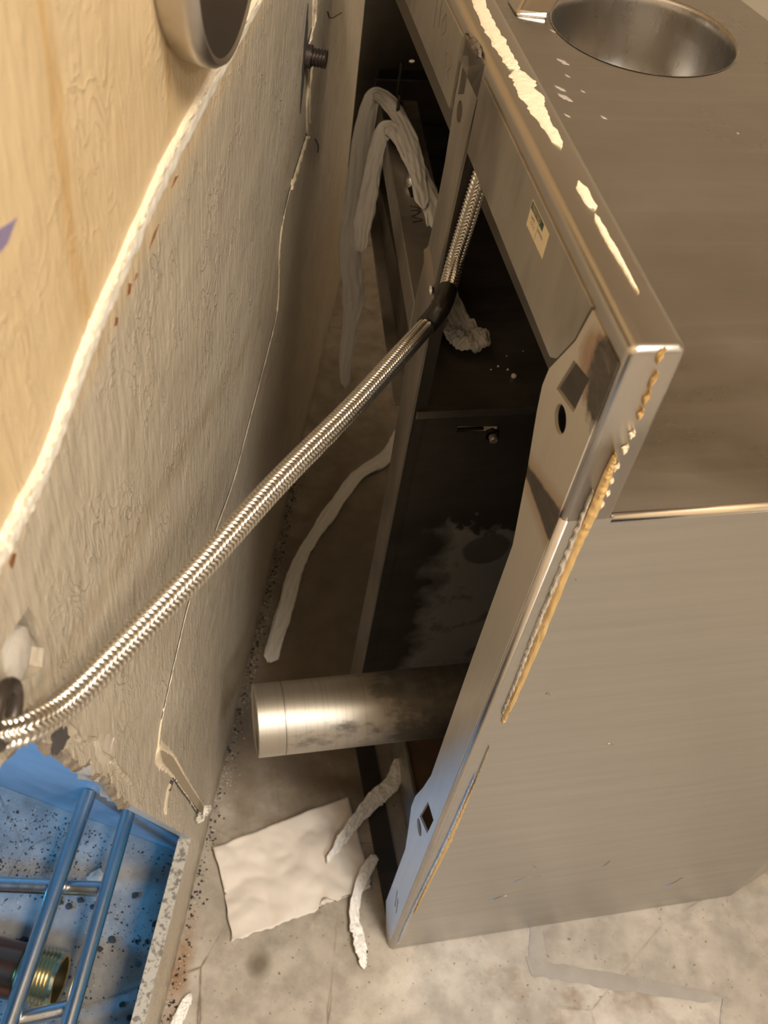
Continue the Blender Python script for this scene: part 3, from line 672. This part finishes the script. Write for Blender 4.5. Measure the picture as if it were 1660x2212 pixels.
for t_, off, hh in ((0.93, 0.010, 0.042), (1.16, 0.016, 0.050)):
    p = onrail(min(t_, 1.1), off)
    so = threaded('threaded_stud', (p.x, p.y, 0.6456), (0, 0, 1), hh, 0.0019, M_DARKMETAL, sr, 0.0012, 10)
    lathe('nut', [(0.0075, 0.0), (0.0075, 0.006), (0.0001, 0.006)], M_DARKMETAL, so, 6, (p.x, p.y, 0.6458), auto=20)
for k in range(3):
    pts = [onrail(0.40 + 0.03 * k, 0.012) + Vector((0.0, 0.0, 0.0004)), onrail(0.415 + 0.03 * k, 0.022) + Vector((0, 0.004 * (k % 2), 0.0004)), onrail(0.43 + 0.03 * k, 0.012 + 0.006 * (k == 1)) + Vector((0, 0, 0.0004))]
    tube('pencil_mark', catmull(pts, 8), 0.0005, M_INK, sr, 5)
# far end sheet of the cabinet, ledge strip and its dark gap
fe = plate('end_panel', [(0.026, 0.52), (0.345, 0.52), (0.345, HD - 0.002), (0.026, HD - 0.002)], [circ(0.087, 0.655, 0.0035, 0.002, 16)], lambda d, z, w: (d, LEN - 0.002 - w, z), 0.0016, M_INNER, U)
box('ledge_strip', (0.046, LEN - 0.010, 0.602), (0.345, LEN - 0.0045, 0.636), M_INNER, fe, 0.001)
box('ledge_gap', (0.05, LEN - 0.006, 0.637), (0.345, LEN - 0.0042, 0.645), M_BLACK, fe, 0.0003)
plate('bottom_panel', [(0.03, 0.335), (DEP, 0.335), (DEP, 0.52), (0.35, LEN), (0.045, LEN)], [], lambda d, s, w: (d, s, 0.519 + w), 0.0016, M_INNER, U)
# base channel, its shadow painted in as near-black steel, and rust-brown foot rail
plate('base_channel', [(0.0015, 0.02), (0.026, 0.02), (0.026, 0.285), (0.0015, 0.285)], [], lambda d, s, w: (d, s, 0.003 + w), 0.0025, M_SHADE, U)
fr_ = box('foot_rail', (0.052, 0.045, 0.003), (0.100, 0.2845, 0.072), M_RUST, U, 0.002)
box('rail_edge', (0.047, 0.045, 0.003), (0.0520, 0.2845, 0.078), M_FLANGE, fr_, 0.001)
# waste pipe out of the back
PS, PZ, PR = 0.176, 0.247, 0.0378
wpp = lathe('waste_pipe', [(PR - 0.0025, 0.02), (PR - 0.0025, -0.1400), (PR - 0.001, -0.1415), (PR, -0.1405), (PR, 0.30)], M_PIPE, U, 56, (0, PS, PZ), 'x')
lathe('scribed_ring', [(PR + 0.0003, -0.1135), (PR + 0.0003, -0.1130)], M_DARKMETAL, wpp, 56, (0, PS, PZ), 'x')
wpp['label'] = 'short steel waste pipe with dark stains'

# ---- sealant and adhesive left on the cabinet
def sbead(name, pts, w, h, m, seed, rag=0.35, parent=U, rf=120): return bead(name, [(d, -0.0002, z) for d, z in pts], w, h, (0, -1, 0), m, parent, seed, rag, 7, 0.0016, rf)
ab = sbead('adhesive_bead', [(0.0145, 0.829), (0.0155, 0.81), (0.0165, 0.779), (0.0155, 0.735), (0.0175, 0.64), (0.0175, 0.551), (0.0160, 0.538)], [0.002, 0.0055, 0.0065, 0.0065, 0.0062, 0.0055, 0.004, 0.001], 0.0028, M_TAN, 3, 0.14, rf=50)
ab['label'] = 'amber adhesive bead down the cabinet corner'
sbead('sealant_crust', [(0.0105, 0.80), (0.0115, 0.74), (0.0120, 0.66), (0.0135, 0.60), (0.0135, 0.55)], [0.0015, 0.0035, 0.0030, 0.0025, 0.0015], 0.0022, M_GREY, 21, 0.9, rf=200)
dots = [((0.016, 0.896), .0035, .010), ((0.0178, 0.880), .003, .011), ((0.0185, 0.868), .003, .009), ((0.0190, 0.857), .0035, .007), ((0.0192, 0.843), .004, .005), ((0.0190, 0.832), .004, .006), ((0.0185, 0.818), .0035, .006), ((0.019, 0.807), .003, .004), ((0.020, 0.797), .003, .004), ((0.0195, 0.787), .003, .005)]
for k, ((d, z), w, l) in enumerate(dots):
    sbead('adhesive_dab', [(d + 0.0006, z + l / 2), (d, z), (d - 0.0005, z - l / 2)], [w * .5, w, w * .5], 0.0025, M_TAN if k < 4 else M_CAULK2, 40 + k, 0.4)
sbead('adhesive_bead', [(0.0148, 0.50), (0.0155, 0.43), (0.0155, 0.36), (0.0150, 0.29), (0.0125, 0.19), (0.011, 0.12)], [0.001, 0.0012, 0.004, 0.0055, 0.0030, 0.002], 0.0016, M_TAN, 61, 0.5)
sbead('sealant_crust', [(0.0128, 0.45), (0.0125, 0.38), (0.0118, 0.30), (0.0085, 0.18), (0.0065, 0.08), (0.007, 0.02)], [0.001, 0.002, 0.0024, 0.002, 0.0025, 0.002], 0.002, M_GREY, 63, 0.9, rf=220)
def tbead(pts, w, seed, h=0.0011, rag=0.38):
    return bead('sealant_residue', [(d, s, HR + 0.0001) for s, d in pts], w, h, (0, 0, 1), M_CAULK2, U, seed, rag, 9, 0.0014, 110)
tr_ = tbead([(0.42, 0.0165), (0.36, 0.0145), (0.31, 0.0135), (0.274, 0.0148), (0.262, 0.0150)], [0.008, 0.0095, 0.0105, 0.0095, 0.007], 5)
tr_['label'] = 'cream sealant residue on the ridge top'
tbead([(0.261, 0.0158), (0.248, 0.0165), (0.225, 0.0165), (0.202, 0.0165), (0.172, 0.0185)], [0.008, 0.015, 0.014, 0.009, 0.006], 8)
tbead([(0.137, 0.0175), (0.126, 0.0178), (0.116, 0.0182), (0.111, 0.0192)], [0.006, 0.0065, 0.006, 0.005], 12)
tbead([(0.106, 0.0170), (0.086, 0.0172), (0.064, 0.0178), (0.040, 0.0182)], [0.0030, 0.0045, 0.0032, 0.0016], 14)
# pale soap and plaster marks on the deck
marks = [(0.166, 0.533), (0.162, 0.507), (0.148, 0.484), (0.148, 0.468), (0.168, 0.48), (0.14, 0.438), (0.173, 0.436), (0.174, 0.594), (0.291, 0.414)]
for k, (d, s) in enumerate(marks):
    r = [0.008, 0.0035, 0.007, 0.009, 0.003, 0.004, 0.004, 0.004, 0.0016][k]
    bead('plaster_mark', [(d - r * .6, s + r * .8, HD + 0.0001), (d, s, HD + 0.0001), (d + r * .5, s - r * .7, HD + 0.0001)], [r * .3, r * .75, r * .3], 0.0003, (0, 0, 1), M_SOAP, deck, 100 + k, 0.9, 5, 0.001, 260)

M_SCUFF = mat('dark_scuff', (0.40, 0.375, 0.34), 0.45, 0.9)
for k, (pts, w) in enumerate([([(0.313, 0.079), (0.323, 0.09), (0.327, 0.103)], 0.0016), ([(0.095, 0.123), (0.104, 0.13), (0.111, 0.131)], 0.0022), ([(0.109, 0.173), (0.123, 0.181), (0.139, 0.177)], 0.0012), ([(0.205, 0.18), (0.209, 0.186), (0.21, 0.196)], 0.002), ([(0.042, 0.573), (0.043, 0.574), (0.046, 0.571)], 0.0022), ([(0.024, 0.716), (0.025, 0.715), (0.026, 0.714)], 0.0016), ([(0.119, 0.217), (0.123, 0.21), (0.127, 0.204)], 0.0012), ([(0.118, 0.477), (0.121, 0.478), (0.125, 0.475)], 0.0014)]):
    sbead('scuff_mark', pts, [w * .3, w, w * .3], 0.00002, M_SCUFF, 200 + k, 0.9, rf=260)
# inspection label on the upper rail
LS0, LS1, LZ0, LZ1 = 0.1465, 0.1135, 0.8665, 0.8830
lab = plate('inspection_label', [(LS0, LZ0), (LS0, LZ1), (LS1, LZ1), (LS1, LZ0)], [], lambda s, z, w: (-0.0017 - w, s, z), 0.0002, M_LABEL, U)
lab['label'] = 'small cream label reading TESTED on a green band'
plate('label_band', [(LS0 - .0006, LZ1 - .0052), (LS0 - .0006, LZ1 - .0006), (LS0 - 0.0235, LZ1 - .0006), (LS0 - 0.0235, LZ1 - .0052)], [], lambda s, z, w: (-0.0019 - w, s, z), 0.00005, M_GREEN, lab)
plate('label_rule', [(0.1305, LZ0 + .0006), (0.1305, LZ1 - .006), (0.1302, LZ1 - .006), (0.1302, LZ0 + .0006)], [], lambda s, z, w: (-0.0019 - w, s, z), 0.00005, M_INK, lab)
def text(body, s, z, size, m, parent, name='lettering', wscale=1.0):
    cu_ = bpy.data.curves.new(name, 'FONT'); cu_.body = body; cu_.size = size; cu_.align_x = 'LEFT'
    tmp = bpy.data.objects.new('t', cu_); COL.objects.link(tmp)
    dg = bpy.context.evaluated_depsgraph_get(); me = bpy.data.meshes.new_from_object(tmp.evaluated_get(dg))
    bpy.data.objects.remove(tmp); bpy.data.curves.remove(cu_)
    for v in me.vertices: v.co = Vector((-0.00205, s - v.co.x * wscale, z + v.co.y))
    me.materials.clear(); me.materials.append(m); me.name = name
    return link(bpy.data.objects.new(name, me), parent)
text('TESTED', LS0 - 0.0022, LZ1 - 0.0043, 0.0042, M_LABEL, lab, wscale=1.12)
text('DATE', LS0 - 0.0045, LZ1 - 0.0088, 0.0024, M_GREEN, lab)
text('INITIALS', 0.1290, LZ1 - 0.0090, 0.0024, M_GREEN, lab)
for k in range(3):
    tube('pen_mark', catmull([(-0.0019, 0.1415 - k * .0028, 0.8715), (-0.0019, 0.1405 - k * .0028, 0.8728), (-0.0019, 0.1398 - k * .0028, 0.8708)], 6), 0.00012, M_INK, lab, 4)
# pencil scrawl on the far rail
for pts in ([(0.372, 0.884), (0.378, 0.876), (0.374, 0.868), (0.368, 0.875), (0.372, 0.884)], [(0.388, 0.888), (0.386, 0.868)], [(0.352, 0.866), (0.357, 0.862), (0.352, 0.857), (0.358, 0.853)], [(0.345, 0.868), (0.341, 0.862), (0.346, 0.855), (0.341, 0.852)], [(0.400, 0.884), (0.398, 0.862)]):
    tube('pencil_mark', catmull([(-0.0018, s, z) for s, z in pts], 14), 0.0002, M_SCUFF, tf2, 5)

# ================================================================ BRAIDED HOSE
hp = [[(-0.006, -0.215, 0.838), (0.002, -0.203, 0.824), (0.009, -0.194, 0.817), (0.016, -0.175, 0.804), (0.027, -0.143, 0.795), (0.05, -0.084, 0.787), (0.076, -0.009, 0.776), (0.107, 0.076, 0.76), (0.132, 0.151, 0.746), (0.1455, 0.207, 0.7255), (0.1541, 0.2195, 0.7351), (0.158, 0.2458, 0.7345), (0.1603, 0.2652, 0.7471), (0.1629, 0.2653, 0.7806), (0.1653, 0.266, 0.8101), (0.1675, 0.2707, 0.8276)]][0]
HR_ = 0.0069
K = 2300; path = catmull(hp, K)
cum = [0.0]
for i in range(K): cum.append(cum[-1] + (path[i + 1] - path[i]).length)
black_i = [min(range(K + 1), key=lambda i: (path[i] - Vector(hp[9])).length), min(range(K + 1), key=lambda i: (path[i] - Vector(hp[11])).length)]
def braid(i, j, a):
    band = int(a / (2 * PI) * 10); fr = a / (2 * PI) * 10 - band
    sgn = 1 if band % 2 else -1
    ph = cum[i] / 0.0030 + sgn * (fr - 0.5) * 0.9 + 0.5 * (band // 2)
    return HR_ * (0.82 + 0.20 * abs(math.sin(PI * ph)) * (1 - 0.7 * abs(2 * fr - 1) ** 2))
hose = empty('braided_hose', (0, 0, 0))
tag(hose, 'braided stainless hose stretched from the open cabinet across the gap', 'hose')
tube('braided_jacket', path, HR_, M_BRAID, hose, 60, (0.2, -0.5, 1), radfn=braid)
sl = path[black_i[0]:black_i[1] + 1:6]
tube('rubber_sleeve', sl, HR_ * 1.10, M_GLOSSBLACK, hose, 24, (0.2, -0.5, 1), radfn=lambda i, j, a: HR_ * (1.10 if 0 < i < len(sl) - 1 else 1.02))  # glossy black tube over one length of the hose

# ================================================================ CLOTH STRIPS, PAPER
def rag(name, pts, widths, flats, label, seed, up=(0, 0, 1), parent=None, group=None, cat='cloth strip', twist=0.0, floor_z=None, groove=0.16, n=40, k=200, m=M_CLOTH):
    P = catmull(pts, k); vs = []; fs = []
    for i, p in enumerate(P):
        T = (P[min(i + 2, k)] - P[max(i - 2, 0)]).normalized(); N = Vector(up); N = (N - T * N.dot(T)).normalized(); B = T.cross(N)
        t = i / k; w = lerps(widths, t); fl = lerps(flats, t); tw = twist * t * 2 * PI
        end = min(1.0, 0.25 + min(i, k - i) / 5.0)
        wob = 1 + 0.16 * noise.noise(Vector((t * 14, seed, 2)))
        for j in range(n):
            a = 2 * PI * j / n; ca = math.cos(a)
            x = ca * w * 0.5 * wob * end * (1 + 0.10 * noise.noise(Vector((t * 46, seed, ca))))
            rd1 = 1 - 2 * abs(noise.noise(Vector((ca * 1.9 + 0.8 * math.sin(t * 7 + seed), t * 10, seed * 1.7))))
            rd2 = 1 - 2 * abs(noise.noise(Vector((ca * 3.7 + math.sin(t * 11 + seed), t * 28, seed * 2.3 + 5))))
            y = w * 0.5 * end * (math.sin(a) * fl * 0.55 + groove * 1.5 * (rd1 - 0.6) + groove * 0.8 * (rd2 - 0.6))
            x *= 1 - 0.12 * abs(rd1)
            c_, s_ = math.cos(tw), math.sin(tw)
            v = p + B * (x * c_ - y * s_) + N * (x * s_ + y * c_) + T * (0.004 * noise.noise(Vector((a * 2, seed, 7))) if i in (0, k) else 0.0)
            if floor_z is not None and v.z < floor_z: v.z = floor_z + 0.0002
            vs.append(v)
    for i in range(k):
        for j in range(n): fs.append((i * n + j, i * n + (j + 1) % n, (i + 1) * n + (j + 1) % n, (i + 1) * n + j))
    fs.append(tuple(range(n - 1, -1, -1))); fs.append(tuple(k * n + j for j in range(n)))
    o = meshobj(name, vs, fs, m, parent, smooth=True)
    if label: tag(o, label, cat, group)
    return o
GR = 'torn cloth strips around the cabinet'
# the long strip over the far rail, hanging on both sides
YA = 0.6637; YB = 0.5986
sa = [[(0.0672, 0.6637, 0.2297), (0.0622, 0.6637, 0.2699), (0.0622, 0.6637, 0.3427), (0.0621, 0.6637, 0.388), (0.0527, 0.6637, 0.443), (0.051, 0.6637, 0.4895), (0.0499, 0.6637, 0.5456), (0.0509, 0.6637, 0.5984), (0.0542, 0.6637, 0.6401), (0.0603, 0.6637, 0.658)]][0]
sa += [[(0.0751, 0.6341, 0.668), (0.0899, 0.6079, 0.667), (0.1045, 0.5734, 0.664), (0.1147, 0.539, 0.66), (0.1219, 0.5112, 0.655), (0.1305, 0.4737, 0.652)]][0]
rag('cloth_strip', sa, [0.013, 0.017, 0.022, 0.032, 0.029, 0.029, 0.026, 0.024, 0.022, 0.018, 0.019, 0.018, 0.020, 0.018, 0.016, 0.015], [0.5, 0.42, 0.42, 0.45, 0.5], 'longest torn cloth strip, hung over the far rail toward the wall', 2, (0.05, -0.6, 0.8), group=GR)
sb_ = [[(0.0676, 0.5986, 0.5017), (0.0667, 0.5986, 0.5358), (0.0695, 0.5986, 0.5777), (0.0709, 0.5986, 0.6061), (0.0727, 0.5986, 0.6335), (0.0779, 0.5986, 0.6554)]][0]
sb_ += [[(0.0868, 0.5877, 0.664), (0.0976, 0.5727, 0.66), (0.1138, 0.5507, 0.652), (0.1284, 0.5164, 0.648), (0.1401, 0.4789, 0.648), (0.1498, 0.4433, 0.64), (0.1602, 0.4224, 0.62), (0.171, 0.4021, 0.605), (0.185, 0.3811, 0.597), (0.1988, 0.3803, 0.594)]][0]
rag('cloth_strip', sb_, [0.016, 0.022, 0.022, 0.020, 0.018, 0.018, 0.018, 0.019, 0.021, 0.023, 0.022, 0.020, 0.019, 0.020, 0.022], [0.5, 0.42, 0.45, 0.5], 'front cloth strip crossing the far rail and running behind the post', 5, (0.05, -0.6, 0.8), group=GR)
rag('cloth_strip', [[(0.1637, 0.4272, 0.602), (0.1699, 0.4004, 0.594), (0.1795, 0.3775, 0.592), (0.1914, 0.3651, 0.592), (0.202, 0.3702, 0.594), (0.2032, 0.3815, 0.594)]][0], [0.016, 0.020, 0.026, 0.028, 0.026, 0.012], [0.6, 0.7, 0.75, 0.8], 'bunched cloth end lying on the dark shelf', 8, (0, 0, 1), group=GR, floor_z=0.5802, groove=0.25)
rag('cloth_strip', [[(0.1595, 0.8311, 0.006), (0.1402, 0.7614, 0.006), (0.0983, 0.7051, 0.006), (0.0696, 0.6251, 0.006), (0.048, 0.5602, 0.006), (0.0368, 0.505, 0.006), (0.0341, 0.4377, 0.006), (0.0312, 0.3897, 0.006), (0.0284, 0.3443, 0.005)]][0], [0.022, 0.026, 0.021, 0.024, 0.019, 0.022, 0.025, 0.023, 0.022], [0.25, 0.28, 0.3, 0.25], 'long cloth strip curving along the floor by the wall', 11, (0, 0, 1), group=GR, floor_z=0.0)
rag('cloth_strip', [[(0.2204, 0.2195, 0.034), (0.213, 0.1904, 0.026), (0.1967, 0.1697, 0.022), (0.1777, 0.1422, 0.018), (0.1644, 0.118, 0.014), (0.149, 0.0844, 0.01)]][0], [0.020, 0.022, 0.024, 0.020, 0.021, 0.017], [0.3, 0.35, 0.3], 'cloth strip reaching from the cabinet foot over the paper', 14, (0, 0, 1), group=GR, floor_z=0.0062, twist=0.2)
rag('cloth_strip', [[(0.2049, 0.1017, 0.01), (0.1954, 0.0788, 0.011), (0.189, 0.0534, 0.01), (0.1895, 0.0274, 0.008), (0.1971, 0.0081, 0.007), (0.2032, -0.0086, 0.006), (0.2079, -0.0258, 0.004)]][0], [0.014, 0.015, 0.013, 0.015, 0.019, 0.021, 0.012], [0.4, 0.45, 0.4, 0.35], 'cloth strip hanging off the paper onto bare concrete', 17, (0, 0, 1), group=GR, floor_z=0.0004, twist=0.15)
rag('tissue_scrap', [[(0.0247, -0.08, 0.004), (0.0216, -0.092, 0.005), (0.0186, -0.104, 0.005), (0.0142, -0.1181, 0.004)]][0], [0.008, 0.012, 0.013, 0.012], [0.5, 0.5], 'small white tissue scrap beside the low sill', 20, (0, 0, 1), cat='tissue', floor_z=0.0002, k=40, groove=0.3)
rag('paint_flake', [[(0.012, 0.0803, 0.1213), (0.01, 0.0623, 0.1517), (0.006, 0.0595, 0.142), (0.003, 0.0485, 0.1569)]][0], [0.008, 0.012, 0.013, 0.006], [0.35, 0.45], 'curled white paint flake at the corner of the opening', 23, (1, 0, 0.4), cat='paint flake', k=30, groove=0.3, m=M_CAULK)
# sheet of paper
c00, c10, c11, c01 = [Vector(v) for v in [(0.0118, 0.0806, 0.0), (0.1619, 0.1723, 0.0), (0.2076, 0.0627, 0.0), (0.0567, -0.0221, 0.0)]]
NX, NY = 56, 40; vs = []; fs = []
for j in range(NY + 1):
    for i in range(NX + 1):
        u, v = i / NX, j / NY
        p = (c00 * (1 - u) + c10 * u) * (1 - v) + (c01 * (1 - u) + c11 * u) * v
        if j == NY: p += (c00 - c01).normalized() * (0.0035 * noise.noise(Vector((u * 16, 1, 0))) + 0.0015 * noise.noise(Vector((u * 60, 4, 0))) + 0.012 * math.exp(-((u - 0.66) / 0.05) ** 2) + 0.010 * max(0, u - 0.72) / 0.28)
        if i == 0: p += (c10 - c00).normalized() * (0.003 * noise.noise(Vector((v * 6, 9, 0))) + 0.010 * math.sin(v * PI) * 0.35)
        q3 = Vector((p.x * 19, p.y * 19, 0.3))
        h = 0.0022 + 0.0095 * abs(noise.noise(q3)) + 0.0040 * abs(noise.noise(q3 * 2.3 + Vector((4, 0, 0)))) + 0.0012 * abs(noise.noise(q3 * 5))
        h += 0.006 * max(0.0, 0.15 - v) + 0.004 * max(0.0, 0.2 - u) * math.sin(v * 7) ** 2
        vs.append((p.x, p.y, h))
for j in range(NY):
    for i in range(NX): a = j * (NX + 1) + i; fs.append((a, a + 1, a + NX + 2, a + NX + 1))
o = meshobj('paper_sheet', vs, fs, M_PAPER, smooth=True)
md = o.modifiers.new('thick', 'SOLIDIFY'); md.thickness = 0.0003; md.offset = 1
tag(o, 'crumpled white paper sheet with a torn edge on the concrete', 'paper')

# ================================================================ GRATE AND LOOSE THINGS IN THE OPENING
BZ = 0.085
g = empty('security_grate', (-0.10, -0.1, BZ))
tag(g, 'grate of round steel bars inside the wall opening', 'grate')
def gbar(name, a, b, r):
    a, b = Vector(a) - Vector(g.location), Vector(b) - Vector(g.location)
    return tube(name, [a.lerp(b, i / 6) for i in range(7)], r, M_BAR, g, 20)
b1 = Vector((-0.1313, 0.0892, 0.085)); b0 = b1 + (Vector((-0.1343, -0.1648, 0.085)) - b1) * 2.6; gbar('bar', b0, b1, 0.0088)
b1 = Vector((-0.0817, 0.0729, 0.085)); b0 = b1 + (Vector((-0.0782, -0.1566, 0.085)) - b1) * 2.6; gbar('bar', b0, b1, 0.0078)
e0, e1 = Vector((-0.1952, -0.0202, 0.068)), Vector((-0.0829, -0.0068, 0.068))
gbar('cross_bar', e1 + (e0 - e1) * 3.2, e1, 0.0080)
e0, e1 = Vector((-0.139, -0.147, 0.068)), Vector((-0.0843, -0.1272, 0.068))
gbar('cross_bar', e1 + (e0 - e1) * 4.0, e1, 0.0080)
pf = empty('threaded_pipe_cap', (-0.1403, -0.093, 0.03))
tag(pf, 'copper brown pipe end with pale brass threads lying behind the bars', 'pipe fitting')
pf.rotation_euler = (0, 0, math.radians(-4))
lathe('copper_body', [(0.0001, -0.11), (0.027, -0.11), (0.0285, -0.105), (0.0285, -0.012), (0.026, -0.010)], M_COPPER, pf, 40, (0, 0, 0), 'x')
prof = [(0.024, -0.012), (0.0285, -0.010)]
for k in range(9): prof += [(0.0300, -0.008 + k * 0.004), (0.0282, -0.006 + k * 0.004)]
prof += [(0.0285, 0.030), (0.026, 0.031), (0.024, 0.030), (0.024, 0.0)]
lathe('thread', prof, M_BRASS, pf, 40, (0, 0, 0), 'x', auto=25)
# chips and grit
def chip(name, loc, r, m, seed, flat=0.5):
    rnd = random.Random(seed); bm = bmesh.new(); bmesh.ops.create_icosphere(bm, subdivisions=1, radius=r)
    zmin = 0
    for v in bm.verts: v.co *= rnd.uniform(0.7, 1.25); v.co.z *= flat; zmin = min(zmin, v.co.z)
    o = bmobj(name, bm, m); o.location = (loc[0], loc[1], loc[2] - zmin - r * 0.05); o.rotation_euler = (0, 0, rnd.uniform(0, 6)); return o
for k, (x, y, r) in enumerate([[(-0.0735, -0.0389, 0.0055), (-0.0626, 0.0129, 0.0045), (-0.031, -0.015, 0.005), (-0.0843, -0.0496, 0.0036), (-0.167, -0.0551, 0.007), (-0.171, -0.0641, 0.004), (-0.0357, -0.0345, 0.003), (-0.1308, -0.0113, 0.005), (-0.1206, -0.0018, 0.004), (-0.1425, -0.008, 0.004), (-0.1057, -0.0073, 0.0035), (-0.0331, -0.1131, 0.004), (-0.0441, -0.101, 0.0035), (-0.1167, -0.1128, 0.004), (-0.1431, -0.0029, 0.003)]][0]):
    tag(chip('black_chip', (x, y, 0.0012), r, M_GRIT, 300 + k), 'loose black chip on the dusty concrete behind the sill', 'debris chip', 'black chips in the wall opening')
pb = chip('pale_chip', (-0.1113, 0.0247, 0.0012), 0.011, M_CAULK, 77, 0.4); tag(pb, 'pale angular chip beside the cross bar', 'debris chip')
pb = chip('teal_chip', (-0.039, -0.0583, 0.0012), 0.004, mat('teal_speck', (0.06, 0.20, 0.19), 0.5), 78, 0.5); tag(pb, 'tiny teal speck on the concrete near the sill', 'debris chip')
def grit(name, spots, m, label, seed):
    rnd = random.Random(seed); vs = []; fs = []
    for x, y, z, r in spots:
        b0 = len(vs); q4 = [Vector((rnd.uniform(-1, 1), rnd.uniform(-1, 1), rnd.uniform(0.3, 1))) for _ in range(1)]
        ph = rnd.uniform(0, 6)
        for a in range(3): vs.append((x + r * math.cos(ph + a * 2.1) * rnd.uniform(.6, 1.2), y + r * math.sin(ph + a * 2.1) * rnd.uniform(.6, 1.2), z))
        vs.append((x + q4[0].x * r * .3, y + q4[0].y * r * .3, z + r * rnd.uniform(.6, 1.1)))
        fs += [(b0, b0 + 1, b0 + 3), (b0 + 1, b0 + 2, b0 + 3), (b0 + 2, b0, b0 + 3), (b0 + 2, b0 + 1, b0)]
    o = meshobj(name, vs, fs, m); tag(o, label, 'grit', kind='stuff'); return o
R = random.Random(5)
def chase_pt():
    while True:
        x = R.uniform(-0.40, -0.014); y = R.uniform(-0.30, 0.12)
        if y > 0.060 + (-x) * 0.18: continue
        if noise.noise(Vector((x * 14, y * 14, 1))) * 1.6 + R.uniform(-.5, .5) + (0.35 if x < -0.13 else 0) + (0.5 if y > 0.03 else 0) > 0.25: return x, y
grit('dark_grit', [(*chase_pt(), 0.0012, R.choice([.0008, .001, .0014, .002])) for _ in range(3200)], M_GRIT, 'dark grit strewn over the chase floor', 1)
grit('pale_grit', [(*chase_pt(), 0.0012, R.choice([.0008, .001, .0014])) for _ in range(3000)] +
     [(abs(R.gauss(0.004, 0.008)) + 0.001, R.uniform(-0.2, 0.75), 0.0, R.choice([.0008, .001, .0016])) for _ in range(500)], M_PALEGRIT, 'pale plaster grit on the floor along the wall', 2)
grit('wall_foot_grit', [(abs(R.gauss(0.002, 0.006)) + 0.001, R.uniform(-0.2, 0.75), 0.0, R.choice([.0008, .0012, .002, .0026])) for _ in range(500)], M_GRIT, 'dark crumbs gathered along the foot of the wall', 3)

# ================================================================ CEILING LAMP AND ADDED FILL LAMP (out of frame)
lp = empty('ceiling_lamp', (0.80, -0.66, 2.42))
tag(lp, 'warm rectangular ceiling lamp above the cabinet', 'lamp')
fm = bmesh.new()
for lo, hi in (((-0.22, -0.37, -0.09), (-0.20, 0.37, 0)), ((0.20, -0.37, -0.09), (0.22, 0.37, 0)), ((-0.20, -0.37, -0.09), (0.20, -0.35, 0)), ((-0.20, 0.35, -0.09), (0.20, 0.37, 0))): boxbm(fm, lo, hi)
bmobj('lamp_frame', fm, M_CEIL, lp)
md_ = mat('lamp_diffuser', (0.9, 0.85, 0.75), 0.5); md_.node_tree.nodes['Principled BSDF'].inputs['Emission Color'].default_value = (1, 0.885, 0.735, 1); md_.node_tree.nodes['Principled BSDF'].inputs['Emission Strength'].default_value = 6.0
box('diffuser', (-0.20, -0.35, -0.03), (0.20, 0.35, -0.02), md_, lp, 0)

lp2 = empty('ceiling_lamp', (1.45, -1.70, 2.42))  # unseen fixture added to carry the neutral fill light
tag(lp2, 'added neutral white fill lamp behind the viewer', 'lamp')
fm = bmesh.new()
for lo, hi in (((-0.17, -0.27, -0.09), (-0.15, 0.27, 0)), ((0.15, -0.27, -0.09), (0.17, 0.27, 0)), ((-0.15, -0.27, -0.09), (0.15, -0.25, 0)), ((-0.15, 0.25, -0.09), (0.15, 0.27, 0))): boxbm(fm, lo, hi)
bmobj('lamp_frame', fm, M_CEIL, lp2)
md2 = mat('cool_lamp_diffuser', (0.9, 0.9, 0.9), 0.5); md2.node_tree.nodes['Principled BSDF'].inputs['Emission Color'].default_value = (0.96, 0.98, 1, 1); md2.node_tree.nodes['Principled BSDF'].inputs['Emission Strength'].default_value = 6.0
box('diffuser', (-0.15, -0.25, -0.03), (0.15, 0.25, -0.02), md2, lp2, 0)
